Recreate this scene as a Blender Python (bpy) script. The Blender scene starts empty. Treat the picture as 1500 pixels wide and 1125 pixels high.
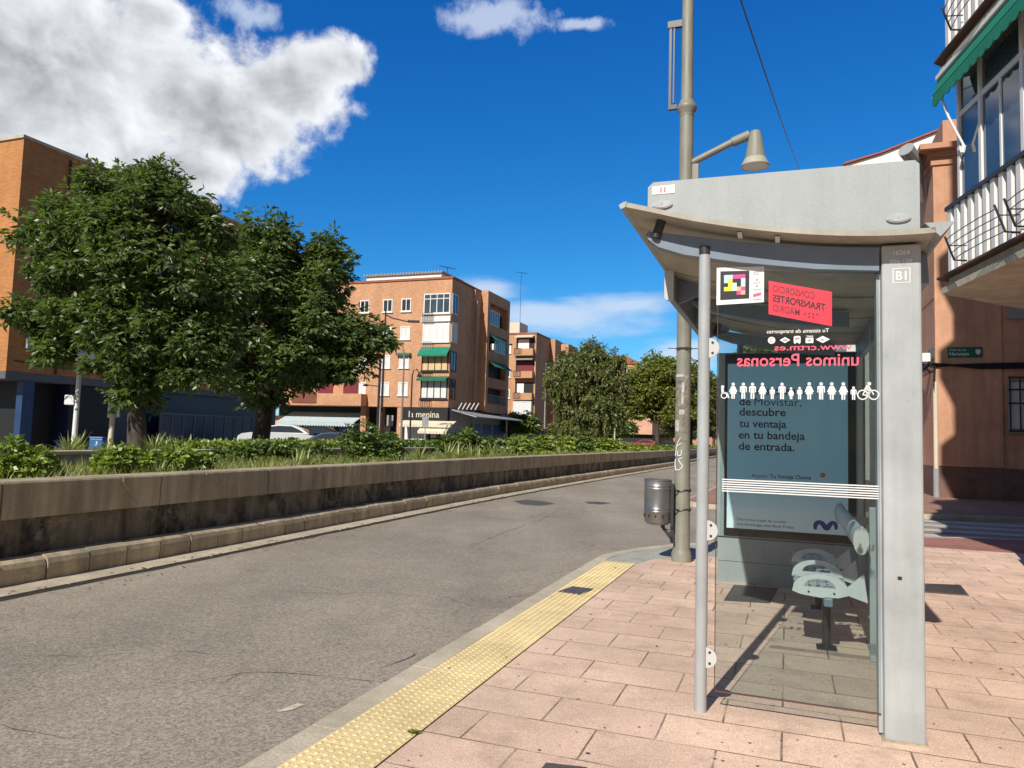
import bpy, bmesh, math, random
import numpy as np
from mathutils import Vector, Matrix
random.seed(7); RNG = np.random.default_rng(11)
R = math.radians
S = bpy.context.scene
C = S.collection

# ------------------------------------------------------------------ camera, sky, sun, exposure
CAM_H, FPX, PITCH, ROLL = 1.5, 1083.0, R(4.1), R(1.66)
cam = bpy.data.objects.new('camera', bpy.data.cameras.new('camera')); C.objects.link(cam)
cam.data.sensor_width = 36; cam.data.lens = FPX / 1500 * 36
cam.data.clip_start = .05; cam.data.clip_end = 3000
CROT = Matrix.Rotation(math.pi/2 + PITCH, 3, 'X') @ Matrix.Rotation(ROLL, 3, 'Z')
cam.matrix_world = Matrix.Translation((0, 0, CAM_H)) @ CROT.to_4x4()
S.camera = cam

SUN_AZ, SUN_EL = R(180 + 28.8), R(38.5)          # azimuth clockwise from +Y, where the sun stands
SKY_STRENGTH = .085
SUN_STRENGTH = 4.6
S.view_settings.view_transform = 'Standard'; S.view_settings.look = 'None'
S.view_settings.exposure = 0.22; S.view_settings.gamma = 1

def ray(x, y):
    return CROT @ Vector(((x-750)/FPX, (562.5-y)/FPX, -1))
def at(x, y, Y):
    d = ray(x, y); return d*(Y/d.y) + Vector((0, 0, CAM_H))
def gp(x, y, z=0):
    d = ray(x, y); return d*((z-CAM_H)/d.z) + Vector((0, 0, CAM_H))
def zpx(x, y, Y): return at(x, y, Y).z

world = bpy.data.worlds.new('World'); S.world = world; world.use_nodes = True
def build_world():
    nt = world.node_tree; N = nt.nodes; L = nt.links; N.clear()
    def n(t, **k):
        o = N.new(t)
        for a, b in k.items(): setattr(o, a, b)
        return o
    def m(op, a, b=None, c=None, clamp=False):
        o = n('ShaderNodeMath', operation=op, use_clamp=clamp)
        for i, q in enumerate((a, b, c)):
            if q is None: continue
            if isinstance(q, (int, float)): o.inputs[i].default_value = q
            else: L.new(q, o.inputs[i])
        return o.outputs[0]
    def mix(f, a, b):
        o = n('ShaderNodeMix', data_type='RGBA')
        for i, q in ((0, f), (6, a), (7, b)):
            if isinstance(q, (int, float)): o.inputs[i].default_value = q
            elif isinstance(q, tuple): o.inputs[i].default_value = (*q, 1)
            else: L.new(q, o.inputs[i])
        return o.outputs[2]
    sky = n('ShaderNodeTexSky', sky_type='NISHITA', sun_disc=False, sun_elevation=SUN_EL, sun_rotation=SUN_AZ,
            altitude=650, air_density=1.0, dust_density=.3, ozone_density=2.2)
    # the phone's deep blue rendering of the clear sky: a tone curve per channel
    sc_ = n('ShaderNodeSeparateColor'); L.new(sky.outputs[0], sc_.inputs[0]); cc_ = n('ShaderNodeCombineColor')
    for i, (gain, gam) in enumerate(((1.0, 2.0), (1.0, 1.145), (1.14, .777))):
        L.new(m('MULTIPLY', m('POWER', m('MULTIPLY', sc_.outputs[i], SKY_STRENGTH), gam), gain/SKY_STRENGTH), cc_.inputs[i])
    tc = n('ShaderNodeTexCoord'); sep = n('ShaderNodeSeparateXYZ'); L.new(tc.outputs['Generated'], sep.inputs[0])
    az = m('MULTIPLY', m('ARCTAN2', sep.outputs[0], sep.outputs[1]), 57.29578)
    el = m('MULTIPLY', m('ARCSINE', sep.outputs[2]), 57.29578)
    def noise(scale, sx, sy, ox, detail, rough=.6, dist=0.):
        cx = n('ShaderNodeCombineXYZ')
        L.new(m('MULTIPLY_ADD', az, sx, ox), cx.inputs[0]); L.new(m('MULTIPLY_ADD', el, sy, ox*.7), cx.inputs[1])
        t = n('ShaderNodeTexNoise'); t.inputs['Scale'].default_value = scale; t.inputs['Detail'].default_value = detail
        t.inputs['Roughness'].default_value = rough; t.inputs['Distortion'].default_value = dist
        L.new(cx.outputs[0], t.inputs['Vector']); return t.outputs[0]
    def field(ells):
        acc = None
        for (a0, e0, ra, re) in ells:
            dx = m('MULTIPLY', m('SUBTRACT', az, a0), 1/ra); dy = m('MULTIPLY', m('SUBTRACT', el, e0), 1/re)
            d = m('SQRT', m('ADD', m('MULTIPLY', dx, dx), m('MULTIPLY', dy, dy)))
            f = m('SUBTRACT', 1, d)
            acc = f if acc is None else m('SMOOTH_MAX', acc, f, .25)
        return acc
    def ss(x, a, b):
        o = n('ShaderNodeMapRange', interpolation_type='SMOOTHSTEP'); L.new(x, o.inputs[0])
        o.inputs[1].default_value = a; o.inputs[2].default_value = b; return o.outputs[0]
    # cumulus bank high on the left of the street (azimuth, elevation, half widths, degrees)
    big = field(CLOUD_BIG); small = field(CLOUD_SMALL); low = field(CLOUD_LOW)
    n1 = noise(1, .17, .22, 3.1, 9, .56, .3); n2 = noise(1, .17, .22, 3.1+.17*.9, 9, .56, .3)
    n3 = noise(1, .5, .5, 9.3, 7, .6, .2); n4 = noise(1, .09, .35, 21.3, 8, .6, .2)
    fb = m('ADD', big, m('MULTIPLY_ADD', n1, 1.1, -.42))
    fb = m('ADD', fb, m('MULTIPLY_ADD', n3, .95, -.50))
    db = ss(fb, -.04, .46)
    fs = m('ADD', small, m('MULTIPLY_ADD', n3, 2.2, -1.15)); ds = m('MULTIPLY', ss(fs, -.1, .75), .62)
    fl = m('ADD', low, m('MULTIPLY_ADD', n4, 2.0, -1.05)); dl = m('MULTIPLY', ss(fl, -.1, .8), .72)
    k = 1/SKY_STRENGTH
    relief = m('MULTIPLY_ADD', m('SUBTRACT', n1, n2), 3.2, .5, clamp=True)
    thick = ss(fb, .30, 1.05)
    shade = m('MULTIPLY', thick, m('MULTIPLY_ADD', ss(el, 36, 19), .55, .45))
    lum = m('ADD', m('MULTIPLY_ADD', relief, .52, .56), m('MULTIPLY', shade, -.46), clamp=True)
    lum = m('ADD', lum, m('MULTIPLY_ADD', n3, .26, -.13))
    cb = mix(lum, (.21*k, .225*k, .255*k), (.86*k, .88*k, .92*k))
    # unseen sky overhead and behind the camera, dimmed and paled for darker, neutral shade
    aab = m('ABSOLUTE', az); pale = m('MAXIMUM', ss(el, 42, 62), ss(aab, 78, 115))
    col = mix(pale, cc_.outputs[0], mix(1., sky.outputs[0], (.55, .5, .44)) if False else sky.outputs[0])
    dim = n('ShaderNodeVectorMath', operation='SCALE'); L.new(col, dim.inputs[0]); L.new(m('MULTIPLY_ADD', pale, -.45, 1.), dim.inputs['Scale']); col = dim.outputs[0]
    col = mix(dl, col, (.62*k, .70*k, .82*k))
    col = mix(ds, col, (.66*k, .74*k, .86*k))
    col = mix(db, col, cb)
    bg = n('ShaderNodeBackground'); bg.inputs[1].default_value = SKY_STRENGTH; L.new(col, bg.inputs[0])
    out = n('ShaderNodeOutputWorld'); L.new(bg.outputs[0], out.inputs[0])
def azel(x, y):
    d = ray(x, y).normalized(); return math.degrees(math.atan2(d.x, d.y)), math.degrees(math.asin(d.z))
def ell(x, y, rx, ry):
    a, e = azel(x, y); a2, _ = azel(x+rx, y); a1, _ = azel(x-rx, y); _, e2 = azel(x, y-ry); _, e1 = azel(x, y+ry)
    return (a, e, abs(a2-a1)/2, abs(e2-e1)/2)
CLOUD_BIG = [ell(*q) for q in ((40, 90, 330, 190), (280, 150, 185, 118), (420, 128, 112, 74), (494, 92, 58, 42), (225, 20, 60, 40),
                               (250, 245, 130, 62), (-150, 160, 330, 220), (340, 185, 120, 75))]
CLOUD_SMALL = [ell(*q) for q in ((735, 22, 88, 36), (850, 36, 48, 12), (360, 18, 60, 26), (700, 30, 60, 26))]
CLOUD_LOW = [ell(*q) for q in ((830, 462, 190, 34), (715, 424, 70, 22), (910, 450, 120, 22), (1040, 640, 120, 70), (1000, 520, 80, 30))]
build_world()

sun = bpy.data.objects.new('sun', bpy.data.lights.new('sun', 'SUN')); C.objects.link(sun)
sun.data.energy = SUN_STRENGTH; sun.data.angle = R(.5); sun.data.color = (1, .94, .85)
sd = Vector((math.sin(SUN_AZ)*math.cos(SUN_EL), math.cos(SUN_AZ)*math.cos(SUN_EL), math.sin(SUN_EL)))
sun.rotation_euler = sd.to_track_quat('Z', 'Y').to_euler()

# ------------------------------------------------------------------ helpers
class MB:
    def __init__(s): s.v = []; s.f = []; s.mi = []; s.cur = 0
    def add(s, vs, fs):
        o = len(s.v); s.v += [tuple(q) for q in vs]
        for f in fs: s.f.append([i+o for i in f]); s.mi.append(s.cur)
        return s
    def box(s, x0, x1, y0, y1, z0, z1, bev=0):
        if x0 > x1: x0, x1 = x1, x0
        if y0 > y1: y0, y1 = y1, y0
        if z0 > z1: z0, z1 = z1, z0
        vs = [(x, y, z) for z in (z0, z1) for y in (y0, y1) for x in (x0, x1)]
        fs = [(0, 2, 3, 1), (4, 5, 7, 6), (0, 1, 5, 4), (2, 6, 7, 3), (0, 4, 6, 2), (1, 3, 7, 5)]
        if not bev: return s.add(vs, fs)
        bm = bmesh.new(); vv = [bm.verts.new(q) for q in vs]
        for f in fs: bm.faces.new([vv[i] for i in f])
        bmesh.ops.bevel(bm, geom=list(bm.edges), offset=bev, segments=2, affect='EDGES', profile=.5)
        bm.verts.index_update()
        s.add([v.co for v in bm.verts], [[v.index for v in f.verts] for f in bm.faces]); bm.free(); return s
    def prism(s, poly, a, b, axis='y'):
        """extrude a 2-D outline: axis y -> outline in (x,z); z -> (x,y); x -> (y,z)"""
        def p(q, t): return (q[0], t, q[1]) if axis == 'y' else (q[0], q[1], t) if axis == 'z' else (t, q[0], q[1])
        n = len(poly); vs = [p(q, a) for q in poly] + [p(q, b) for q in poly]
        fs = [list(range(n)), list(range(2*n-1, n-1, -1))] + [(i, i+n, (i+1) % n+n, (i+1) % n) for i in range(n)]
        return s.add(vs, fs)
    def flat(s, poly, y, axis='y'):
        def p(q): return (q[0], y, q[1]) if axis == 'y' else (q[0], q[1], y) if axis == 'z' else (y, q[0], q[1])
        return s.add([p(q) for q in poly], [list(range(len(poly)))])
    def tube(s, pts, r, n=12, caps=True):
        pts = [Vector(p) for p in pts]; k = len(pts)
        rs = r if isinstance(r, (list, tuple)) else [r]*k
        t0 = (pts[1]-pts[0]).normalized()
        u = t0.cross(Vector((0, 0, 1)))
        if u.length < .1: u = t0.cross(Vector((0, 1, 0)))
        u.normalize(); vs = []
        for i in range(k):
            t = (pts[min(i+1, k-1)]-pts[max(i-1, 0)]).normalized()
            u = (u - t*u.dot(t)).normalized(); w = t.cross(u)
            for j in range(n):
                a = 2*math.pi*j/n; vs.append(pts[i] + (u*math.cos(a)+w*math.sin(a))*rs[i])
        fs = [(i*n+j, i*n+(j+1) % n, (i+1)*n+(j+1) % n, (i+1)*n+j) for i in range(k-1) for j in range(n)]
        if caps: fs += [list(range(n-1, -1, -1)), list(range((k-1)*n, k*n))]
        return s.add(vs, fs)
    def lathe(s, prof, cx=0, cy=0, n=24):
        vs = [(cx+r*math.cos(2*math.pi*j/n), cy+r*math.sin(2*math.pi*j/n), z) for r, z in prof for j in range(n)]
        k = len(prof)
        fs = [(i*n+j, i*n+(j+1) % n, (i+1)*n+(j+1) % n, (i+1)*n+j) for i in range(k-1) for j in range(n)]
        fs += [list(range(n-1, -1, -1)), list(range((k-1)*n, k*n))]
        return s.add(vs, fs)
    def text(s, body, x0, z0, width=None, height=None, y=0., mirror=False, bold=0., center=False, slant=0.):
        cu = bpy.data.curves.new('t', 'FONT'); cu.body = body; cu.size = 1; cu.offset = bold; cu.resolution_u = 3
        o = bpy.data.objects.new('t', cu); me = bpy.data.meshes.new_from_object(o)
        V = np.array([v.co[:] for v in me.vertices]); F = [list(p.vertices) for p in me.polygons]
        bpy.data.objects.remove(o); bpy.data.curves.remove(cu); bpy.data.meshes.remove(me)
        lo = V[:, :2].min(0); hi = V[:, :2].max(0)
        k = width/(hi[0]-lo[0]) if width else height/.73
        kz = (height/.73) if height else k
        X = (V[:, 0]-lo[0])*k; Z = V[:, 1]*kz; wd = (hi[0]-lo[0])*k
        X = X + slant*Z
        if mirror: X = wd - X
        if center: X = X - wd/2
        return s.add([(x0+x, y, z0+z) for x, z in zip(X, Z)], F)
    def mirror_faces(s): s.f = [f[::-1] for f in s.f]; return s
    def build(s, name, mat, parent=None, smooth=False, angle=35):
        me = bpy.data.meshes.new(name); me.from_pydata(s.v, [], s.f)
        mats = mat if isinstance(mat, (list, tuple)) else [mat]
        for m_ in mats: me.materials.append(m_)
        if len(mats) > 1: me.polygons.foreach_set('material_index', s.mi)
        bm = bmesh.new(); bm.from_mesh(me); bmesh.ops.recalc_face_normals(bm, faces=bm.faces) if len(bm.faces) < 60000 else None
        bm.to_mesh(me); bm.free()
        if smooth:
            me.polygons.foreach_set('use_smooth', [True]*len(me.polygons)); me.set_sharp_from_angle(angle=R(angle))
        o = bpy.data.objects.new(name, me); C.objects.link(o)
        if parent: o.parent = parent
        return o

def tag(o, label=None, cat=None, group=None, kind=None):
    if label: o['label'] = label
    if cat: o['category'] = cat
    if group: o['group'] = group
    if kind: o['kind'] = kind
    return o
def thing(name, label, cat, loc=(0, 0, 0), rz=0., group=None):
    o = bpy.data.objects.new(name, None); C.objects.link(o); o.location = loc; o.rotation_euler = (0, 0, rz)
    o.empty_display_size = .2
    return tag(o, label, cat, group)
def copy_tree(o, parent=None):
    c = o.copy(); C.objects.link(c)
    if parent: c.parent = parent
    for ch in [q for q in C.objects if q.parent == o]: copy_tree(ch, c)
    return c

# ------------------------------------------------------------------ materials
def nodes(name):
    m = bpy.data.materials.new(name); m.use_nodes = True; nt = m.node_tree
    b = nt.nodes['Principled BSDF']; return m, nt, nt.nodes, nt.links, b
def lin(r, g, b):
    f = lambda c: (c/255/12.92) if c/255 <= .04045 else ((c/255+.055)/1.055)**2.4
    return (f(r), f(g), f(b))
class G:
    """small node-graph helper"""
    def __init__(s, name):
        s.m, s.nt, s.N, s.L, s.b = nodes(name)
        s.tc = s.N.new('ShaderNodeTexCoord')
    def obj(s): return s.tc.outputs['Object']
    def map(s, v, scale=(1, 1, 1), loc=(0, 0, 0)):
        o = s.N.new('ShaderNodeMapping'); o.inputs['Scale'].default_value = scale; o.inputs['Location'].default_value = loc
        s.L.new(v, o.inputs[0]); return o.outputs[0]
    def noise(s, scale, detail=4, rough=.55, v=None, dist=0.):
        o = s.N.new('ShaderNodeTexNoise'); o.inputs['Scale'].default_value = scale; o.inputs['Detail'].default_value = detail
        o.inputs['Roughness'].default_value = rough; o.inputs['Distortion'].default_value = dist
        s.L.new(v if v is not None else s.obj(), o.inputs['Vector']); return o.outputs[0]
    def vor(s, scale, feature='F1', out='Distance', v=None, rnd=1.):
        o = s.N.new('ShaderNodeTexVoronoi'); o.feature = feature; o.inputs['Scale'].default_value = scale
        o.inputs['Randomness'].default_value = rnd
        s.L.new(v if v is not None else s.obj(), o.inputs['Vector']); return o.outputs[out]
    def mr(s, x, a, b, c=0., d=1., smooth=False):
        o = s.N.new('ShaderNodeMapRange'); s.L.new(x, o.inputs[0])
        if smooth: o.interpolation_type = 'SMOOTHSTEP'
        for i, q in enumerate((a, b, c, d)): o.inputs[i+1].default_value = q
        return o.outputs[0]
    def mix(s, f, a, b, blend='MIX'):
        o = s.N.new('ShaderNodeMix'); o.data_type = 'RGBA'; o.blend_type = blend
        for i, q in ((0, f), (6, a), (7, b)):
            if isinstance(q, (int, float)): o.inputs[i].default_value = q
            elif isinstance(q, tuple): o.inputs[i].default_value = (*q, 1)
            else: s.L.new(q, o.inputs[i])
        return o.outputs[2]
    def ma(s, op, a, b=None):
        o = s.N.new('ShaderNodeMath'); o.operation = op
        for i, q in enumerate((a, b)):
            if q is None: continue
            if isinstance(q, (int, float)): o.inputs[i].default_value = q
            else: s.L.new(q, o.inputs[i])
        return o.outputs[0]
    def scalecol(s, col, f): return s.mix(1., col, f, 'MULTIPLY')
    def gray(s, x):
        o = s.N.new('ShaderNodeCombineXYZ')
        for i in range(3): s.L.new(x, o.inputs[i])
        return o.outputs[0]
    def color(s, c):
        if isinstance(c, tuple): s.b.inputs['Base Color'].default_value = (*c, 1)
        else: s.L.new(c, s.b.inputs['Base Color'])
    def bump(s, h, strength=.3, dist=.01):
        o = s.N.new('ShaderNodeBump'); o.inputs['Strength'].default_value = strength; o.inputs['Distance'].default_value = dist
        s.L.new(h, o.inputs['Height']); s.L.new(o.outputs[0], s.b.inputs['Normal'])
    def set(s, **k):
        for a, v in k.items(): s.b.inputs[a.replace('_', ' ')].default_value = v
        return s

def plain(name, c, rough=.5, metal=0., var=.12, scale=3., bump=0., spec=.5, fine=60.):
    g = G(name); n1 = g.noise(scale, 5); n2 = g.noise(fine, 2)
    f = g.ma('ADD', g.mr(n1, .25, .75, 1-var, 1+var), g.mr(n2, .3, .7, -var*.35, var*.35))
    g.color(g.mix(1., tuple(c), g.gray(f), 'MULTIPLY')); g.set(Roughness=rough, Metallic=metal)
    g.b.inputs['Specular IOR Level'].default_value = spec
    if bump: g.bump(n2, bump, .004)
    return g.m
def wallcoord(g, sx=1.):
    """(x+y, z) so that courses run on both faces of a square building"""
    sp = g.N.new('ShaderNodeSeparateXYZ'); g.L.new(g.obj(), sp.inputs[0]); cb = g.N.new('ShaderNodeCombineXYZ')
    g.L.new(g.ma('ADD', sp.outputs[0], sp.outputs[1]), cb.inputs[0]); g.L.new(sp.outputs[2], cb.inputs[1]); return cb.outputs[0], sp
def bricktex(g, v, w, h, mortar, c1, c2, cm, offset=.5):
    o = g.N.new('ShaderNodeTexBrick'); o.offset = offset; o.offset_frequency = 2; o.squash = 1
    for k, q in (('Color1', (*c1, 1)), ('Color2', (*c2, 1)), ('Mortar', (*cm, 1)), ('Scale', 1), ('Mortar Size', mortar), ('Mortar Smooth', .1),
                 ('Bias', 0), ('Brick Width', w), ('Row Height', h)): o.inputs[k].default_value = q
    g.L.new(v, o.inputs['Vector']); return o
def brick(name, c1, c2, cm, w=.25, h=.065):
    g = G(name); v, sp = wallcoord(g)
    o = bricktex(g, v, w, h, .008, c1, c2, cm)
    big = g.noise(.35, 4); streak = g.noise(1., 5, .6, g.map(g.obj(), (1.2, 1.2, .12)))
    f = g.ma('MULTIPLY', g.mr(big, .3, .7, .86, 1.12), g.mr(streak, .35, .65, .92, 1.06))
    g.color(g.mix(1., o.outputs[0], g.gray(f), 'MULTIPLY')); g.set(Roughness=.85); g.bump(o.outputs['Fac'], -.3, .01); return g.m

def asphalt():
    g = G('asphalt'); p = g.obj()
    agg = g.vor(72., out='Color'); sepc = g.N.new('ShaderNodeSeparateColor'); g.L.new(agg, sepc.inputs[0])
    spk = g.noise(130., 3, .7); big = g.noise(.28, 5); mid = g.noise(1.6, 6, .62)
    lane = g.noise(1., 4, .5, g.map(p, (.9, .10, 1)))
    f = g.ma('ADD', g.mr(sepc.outputs[0], 0, 1, -.30, .30), g.mr(spk, .3, .7, -.34, .34))
    f2 = g.ma('MULTIPLY', g.mr(big, .3, .7, .86, 1.14), g.mr(mid, .25, .75, .9, 1.1)); f2 = g.ma('MULTIPLY', f2, g.mr(lane, .3, .7, .88, 1.12)); f2 = g.ma('MULTIPLY', f2, g.mr(g.noise(.9, 5, .7, g.map(p, (1, 1, 1), (13, 4, 0))), .60, .74, 1., .80))
    f = g.ma('MULTIPLY', g.ma('ADD', f, 1.), f2)
    # hairline cracks
    cr = g.vor(.42, 'DISTANCE_TO_EDGE', v=g.mixv(p, .35) if hasattr(g, 'mixv') else p)
    crack = g.ma('MULTIPLY', g.mr(cr, .001, .006, .6, 0), g.mr(g.noise(.5, 2), .54, .60, 0, 1))
    f = g.ma('MULTIPLY', f, g.mr(crack, 0, 1, 1, .45))
    g.color(g.mix(1., (.30, .264, .21), g.gray(f), 'MULTIPLY')); g.set(Roughness=.82)
    g.b.inputs['Specular IOR Level'].default_value = .3
    g.bump(g.ma('ADD', spk, sepc.outputs[0]), .5, .006); return g.m
def _mixv(self, p, amt):
    t = self.N.new('ShaderNodeTexNoise'); t.inputs['Scale'].default_value = 1.6; t.inputs['Detail'].default_value = 5; self.L.new(p, t.inputs['Vector'])
    o = self.N.new('ShaderNodeVectorMath'); o.operation = 'MULTIPLY_ADD'; self.L.new(t.outputs['Color'], o.inputs[0])
    o.inputs[1].default_value = (amt*2, amt*2, 0); self.L.new(p, o.inputs[2]); return o.outputs[0]
G.mixv = _mixv

def slabs(name, w, h, c1, c2, cm, gum=True, loc=(0, 0, 0), mortar=.006):
    g = G(name); p = g.map(g.obj(), (1, 1, 1), loc)
    pw = g.N.new('ShaderNodeVectorMath'); pw.operation = 'MULTIPLY_ADD'
    t = g.N.new('ShaderNodeTexNoise'); t.inputs['Scale'].default_value = 9; g.L.new(p, t.inputs['Vector'])
    g.L.new(t.outputs['Color'], pw.inputs[0]); pw.inputs[1].default_value = (.008, .008, 0); g.L.new(p, pw.inputs[2])
    o = bricktex(g, pw.outputs[0], w, h, mortar, c1, c2, tuple(.5*(a+b) for a, b in zip(c1, c2)))
    jm = g.ma('MULTIPLY', o.outputs['Fac'], g.mr(g.noise(2.6, 5, .7), .36, .56, .15, 1.))
    mvar = g.noise(2.2, 3)
    spk = g.noise(105., 3, .8); st = g.noise(1.3, 6, .65); blot = g.noise(.45, 4); fine = g.noise(34., 3, .6)
    dirt = g.mr(g.noise(3.1, 8, .7), .50, .74, 1, .68)
    f = g.ma('MULTIPLY', g.mr(spk, .30, .70, .58, 1.36), g.mr(st, .3, .7, .80, 1.13)); f = g.ma('MULTIPLY', f, g.mr(blot, .3, .7, .84, 1.1))
    f = g.ma('MULTIPLY', f, dirt); f = g.ma('MULTIPLY', f, g.mr(fine, .3, .7, .9, 1.08))
    # joints stronger here, weaker there
    base = g.mix(jm, g.mix(1., o.outputs[0], g.gray(f), 'MULTIPLY'), tuple(cm))
    if gum:
        s1 = g.vor(3.6, rnd=1., v=g.mixv(p, .015)); gs = g.ma('MULTIPLY', g.mr(s1, .048, .062, 1, 0), g.mr(g.noise(1.7, 2), .46, .50, 0, 1))
        s2 = g.vor(9.5, rnd=1., v=g.mixv(p, .008)); gs2 = g.ma('MULTIPLY', g.mr(s2, .07, .10, 1, 0), g.mr(g.noise(1.1, 2), .50, .54, 0, 1))
        base = g.mix(g.ma('MAXIMUM', gs, gs2), base, (.05, .036, .03))
    g.color(base); g.set(Roughness=.8); g.b.inputs['Specular IOR Level'].default_value = .3
    hgt = g.ma('ADD', g.ma('MULTIPLY', o.outputs['Fac'], -1.4), g.ma('MULTIPLY', spk, .35)); g.bump(hgt, .45, .006); return g.m

def concrete(name, c, stain=.0, moss=0., streak=.3, scale=1., rough=.9):
    g = G(name); p = g.obj()
    n1 = g.noise(1.4*scale, 7, .65); n2 = g.noise(60, 3, .7); n3 = g.noise(1., 6, .62, g.map(p, (5., 5., .55))); n4 = g.noise(9., 5, .6)
    f = g.ma('MULTIPLY', g.mr(n1, .3, .7, .78, 1.16), g.mr(n2, .3, .7, .84, 1.14)); f = g.ma('MULTIPLY', f, g.mr(n3, .35, .62, 1-streak, 1.08))
    col = g.mix(1., tuple(c), g.gray(f), 'MULTIPLY')
    if moss:
        k = g.ma('MULTIPLY', g.mr(g.noise(1., 7, .7, g.map(p, (1.5, 1.5, .7)), .4), .46, .56, 0, 1), g.mr(n4, .3, .6, .35, 1))
        col = g.mix(g.ma('MULTIPLY', k, moss), col, (.022, .020, .015))
        k2 = g.mr(g.noise(2.3, 6, .66, g.map(p, (1, 1, 1.6), (7, 3, 1))), .56, .62, 0, .7)
        col = g.mix(k2, col, (.30, .27, .20))
    g.color(col); g.set(Roughness=rough); g.bump(g.ma('ADD', n2, g.ma('MULTIPLY', n4, 1.4)), .5, .012); return g.m

def metal_paint(name, c, rough=.38, speck=.06, metal=.0, dirt=.12):
    g = G(name); s1 = g.noise(240., 2, .8); n1 = g.noise(2.2, 6, .6); n3 = g.noise(1., 5, .6, g.map(g.obj(), (9, 9, .8)))
    n4 = g.noise(26., 4, .75); n5 = g.noise(1., 4, .7, g.map(g.obj(), (30, 30, 1.3), (3, 5, 1)))
    f = g.ma('ADD', g.mr(s1, .3, .7, -speck, speck), g.mr(n1, .3, .7, 1-dirt, 1+dirt*.6)); f = g.ma('MULTIPLY', f, g.mr(n4, .64, .72, 1., .82)); f = g.ma('MULTIPLY', f, g.mr(n5, .60, .70, 1., .90)); f = g.ma('MULTIPLY', f, g.mr(n3, .3, .7, 1-dirt*.7, 1.04))
    g.color(g.mix(1., tuple(c), g.gray(f), 'MULTIPLY')); g.set(Metallic=metal); g.L.new(g.mr(n1, .3, .7, rough*.8, rough*1.3), g.b.inputs['Roughness']); return g.m

def glass(name, tint=(.86, .92, .91), f0=.05, ior=1.42, rough=.0, dust=.05):
    m = bpy.data.materials.new(name); m.use_nodes = True; nt = m.node_tree; N = nt.nodes; L = nt.links; N.clear()
    tr = N.new('ShaderNodeBsdfTransparent'); tr.inputs[0].default_value = (*tint, 1)
    gl = N.new('ShaderNodeBsdfGlossy'); gl.inputs['Roughness'].default_value = rough; gl.inputs[0].default_value = (1, 1, 1, 1)
    df = N.new('ShaderNodeBsdfDiffuse'); df.inputs[0].default_value = (.6, .62, .6, 1)
    lw = N.new('ShaderNodeLayerWeight'); lw.inputs[0].default_value = f0*5
    fr = N.new('ShaderNodeFresnel'); fr.inputs[0].default_value = ior
    tcn = N.new('ShaderNodeTexCoord'); nz = N.new('ShaderNodeTexNoise'); nz.inputs['Scale'].default_value = 2.3; nz.inputs['Detail'].default_value = 7
    L.new(tcn.outputs['Object'], nz.inputs['Vector']); mr = N.new('ShaderNodeMapRange'); L.new(nz.outputs[0], mr.inputs[0])
    mr.inputs[1].default_value = .42; mr.inputs[2].default_value = .72; mr.inputs[3].default_value = dust*.3; mr.inputs[4].default_value = dust
    m1 = N.new('ShaderNodeMixShader'); L.new(mr.outputs[0], m1.inputs[0]); L.new(tr.outputs[0], m1.inputs[1]); L.new(df.outputs[0], m1.inputs[2])
    geo = N.new('ShaderNodeNewGeometry'); inv = N.new('ShaderNodeMath'); inv.operation = 'SUBTRACT'; inv.inputs[0].default_value = 1; L.new(geo.outputs['Backfacing'], inv.inputs[1])
    ff_ = N.new('ShaderNodeMath'); ff_.operation = 'MULTIPLY'; L.new(fr.outputs[0], ff_.inputs[0]); L.new(inv.outputs[0], ff_.inputs[1])
    m2 = N.new('ShaderNodeMixShader'); L.new(ff_.outputs[0], m2.inputs[0]); L.new(m1.outputs[0], m2.inputs[1]); L.new(gl.outputs[0], m2.inputs[2])
    o = N.new('ShaderNodeOutputMaterial'); L.new(m2.outputs[0], o.inputs[0]); return m

def leafmat(name, dark, light, trans=.3, rough=.42, yellow=None):
    g = G(name); ge = g.N.new('ShaderNodeNewGeometry'); r = ge.outputs['Random Per Island']
    big = g.noise(.9, 3); f = g.ma('ADD', g.ma('MULTIPLY', r, .7), g.mr(big, .3, .7, -.2, .5))
    col = g.mix(f, tuple(dark), tuple(light))
    if yellow: col = g.mix(g.mr(r, .9, .98, 0, .8), col, tuple(yellow))
    g.color(col); g.set(Roughness=rough); g.b.inputs['Specular IOR Level'].default_value = .5
    t = g.N.new('ShaderNodeBsdfTranslucent'); g.L.new(g.mix(1., col, (1.3, 1.5, .5), 'MULTIPLY'), t.inputs[0])
    ms = g.N.new('ShaderNodeMixShader'); ms.inputs[0].default_value = trans
    g.L.new(g.b.outputs[0], ms.inputs[1]); g.L.new(t.outputs[0], ms.inputs[2])
    g.L.new(ms.outputs[0], g.N['Material Output'].inputs[0]); return g.m
def bark(name, c):
    g = G(name); n1 = g.noise(1., 6, .65, g.map(g.obj(), (14, 14, 2.5))); n2 = g.noise(3, 4)
    g.color(g.mix(1., tuple(c), g.gray(g.ma('MULTIPLY', g.mr(n1, .3, .7, .45, 1.4), g.mr(n2, .3, .7, .8, 1.15))), 'MULTIPLY')); g.set(Roughness=.9); g.bump(n1, .8, .03); return g.m

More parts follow.
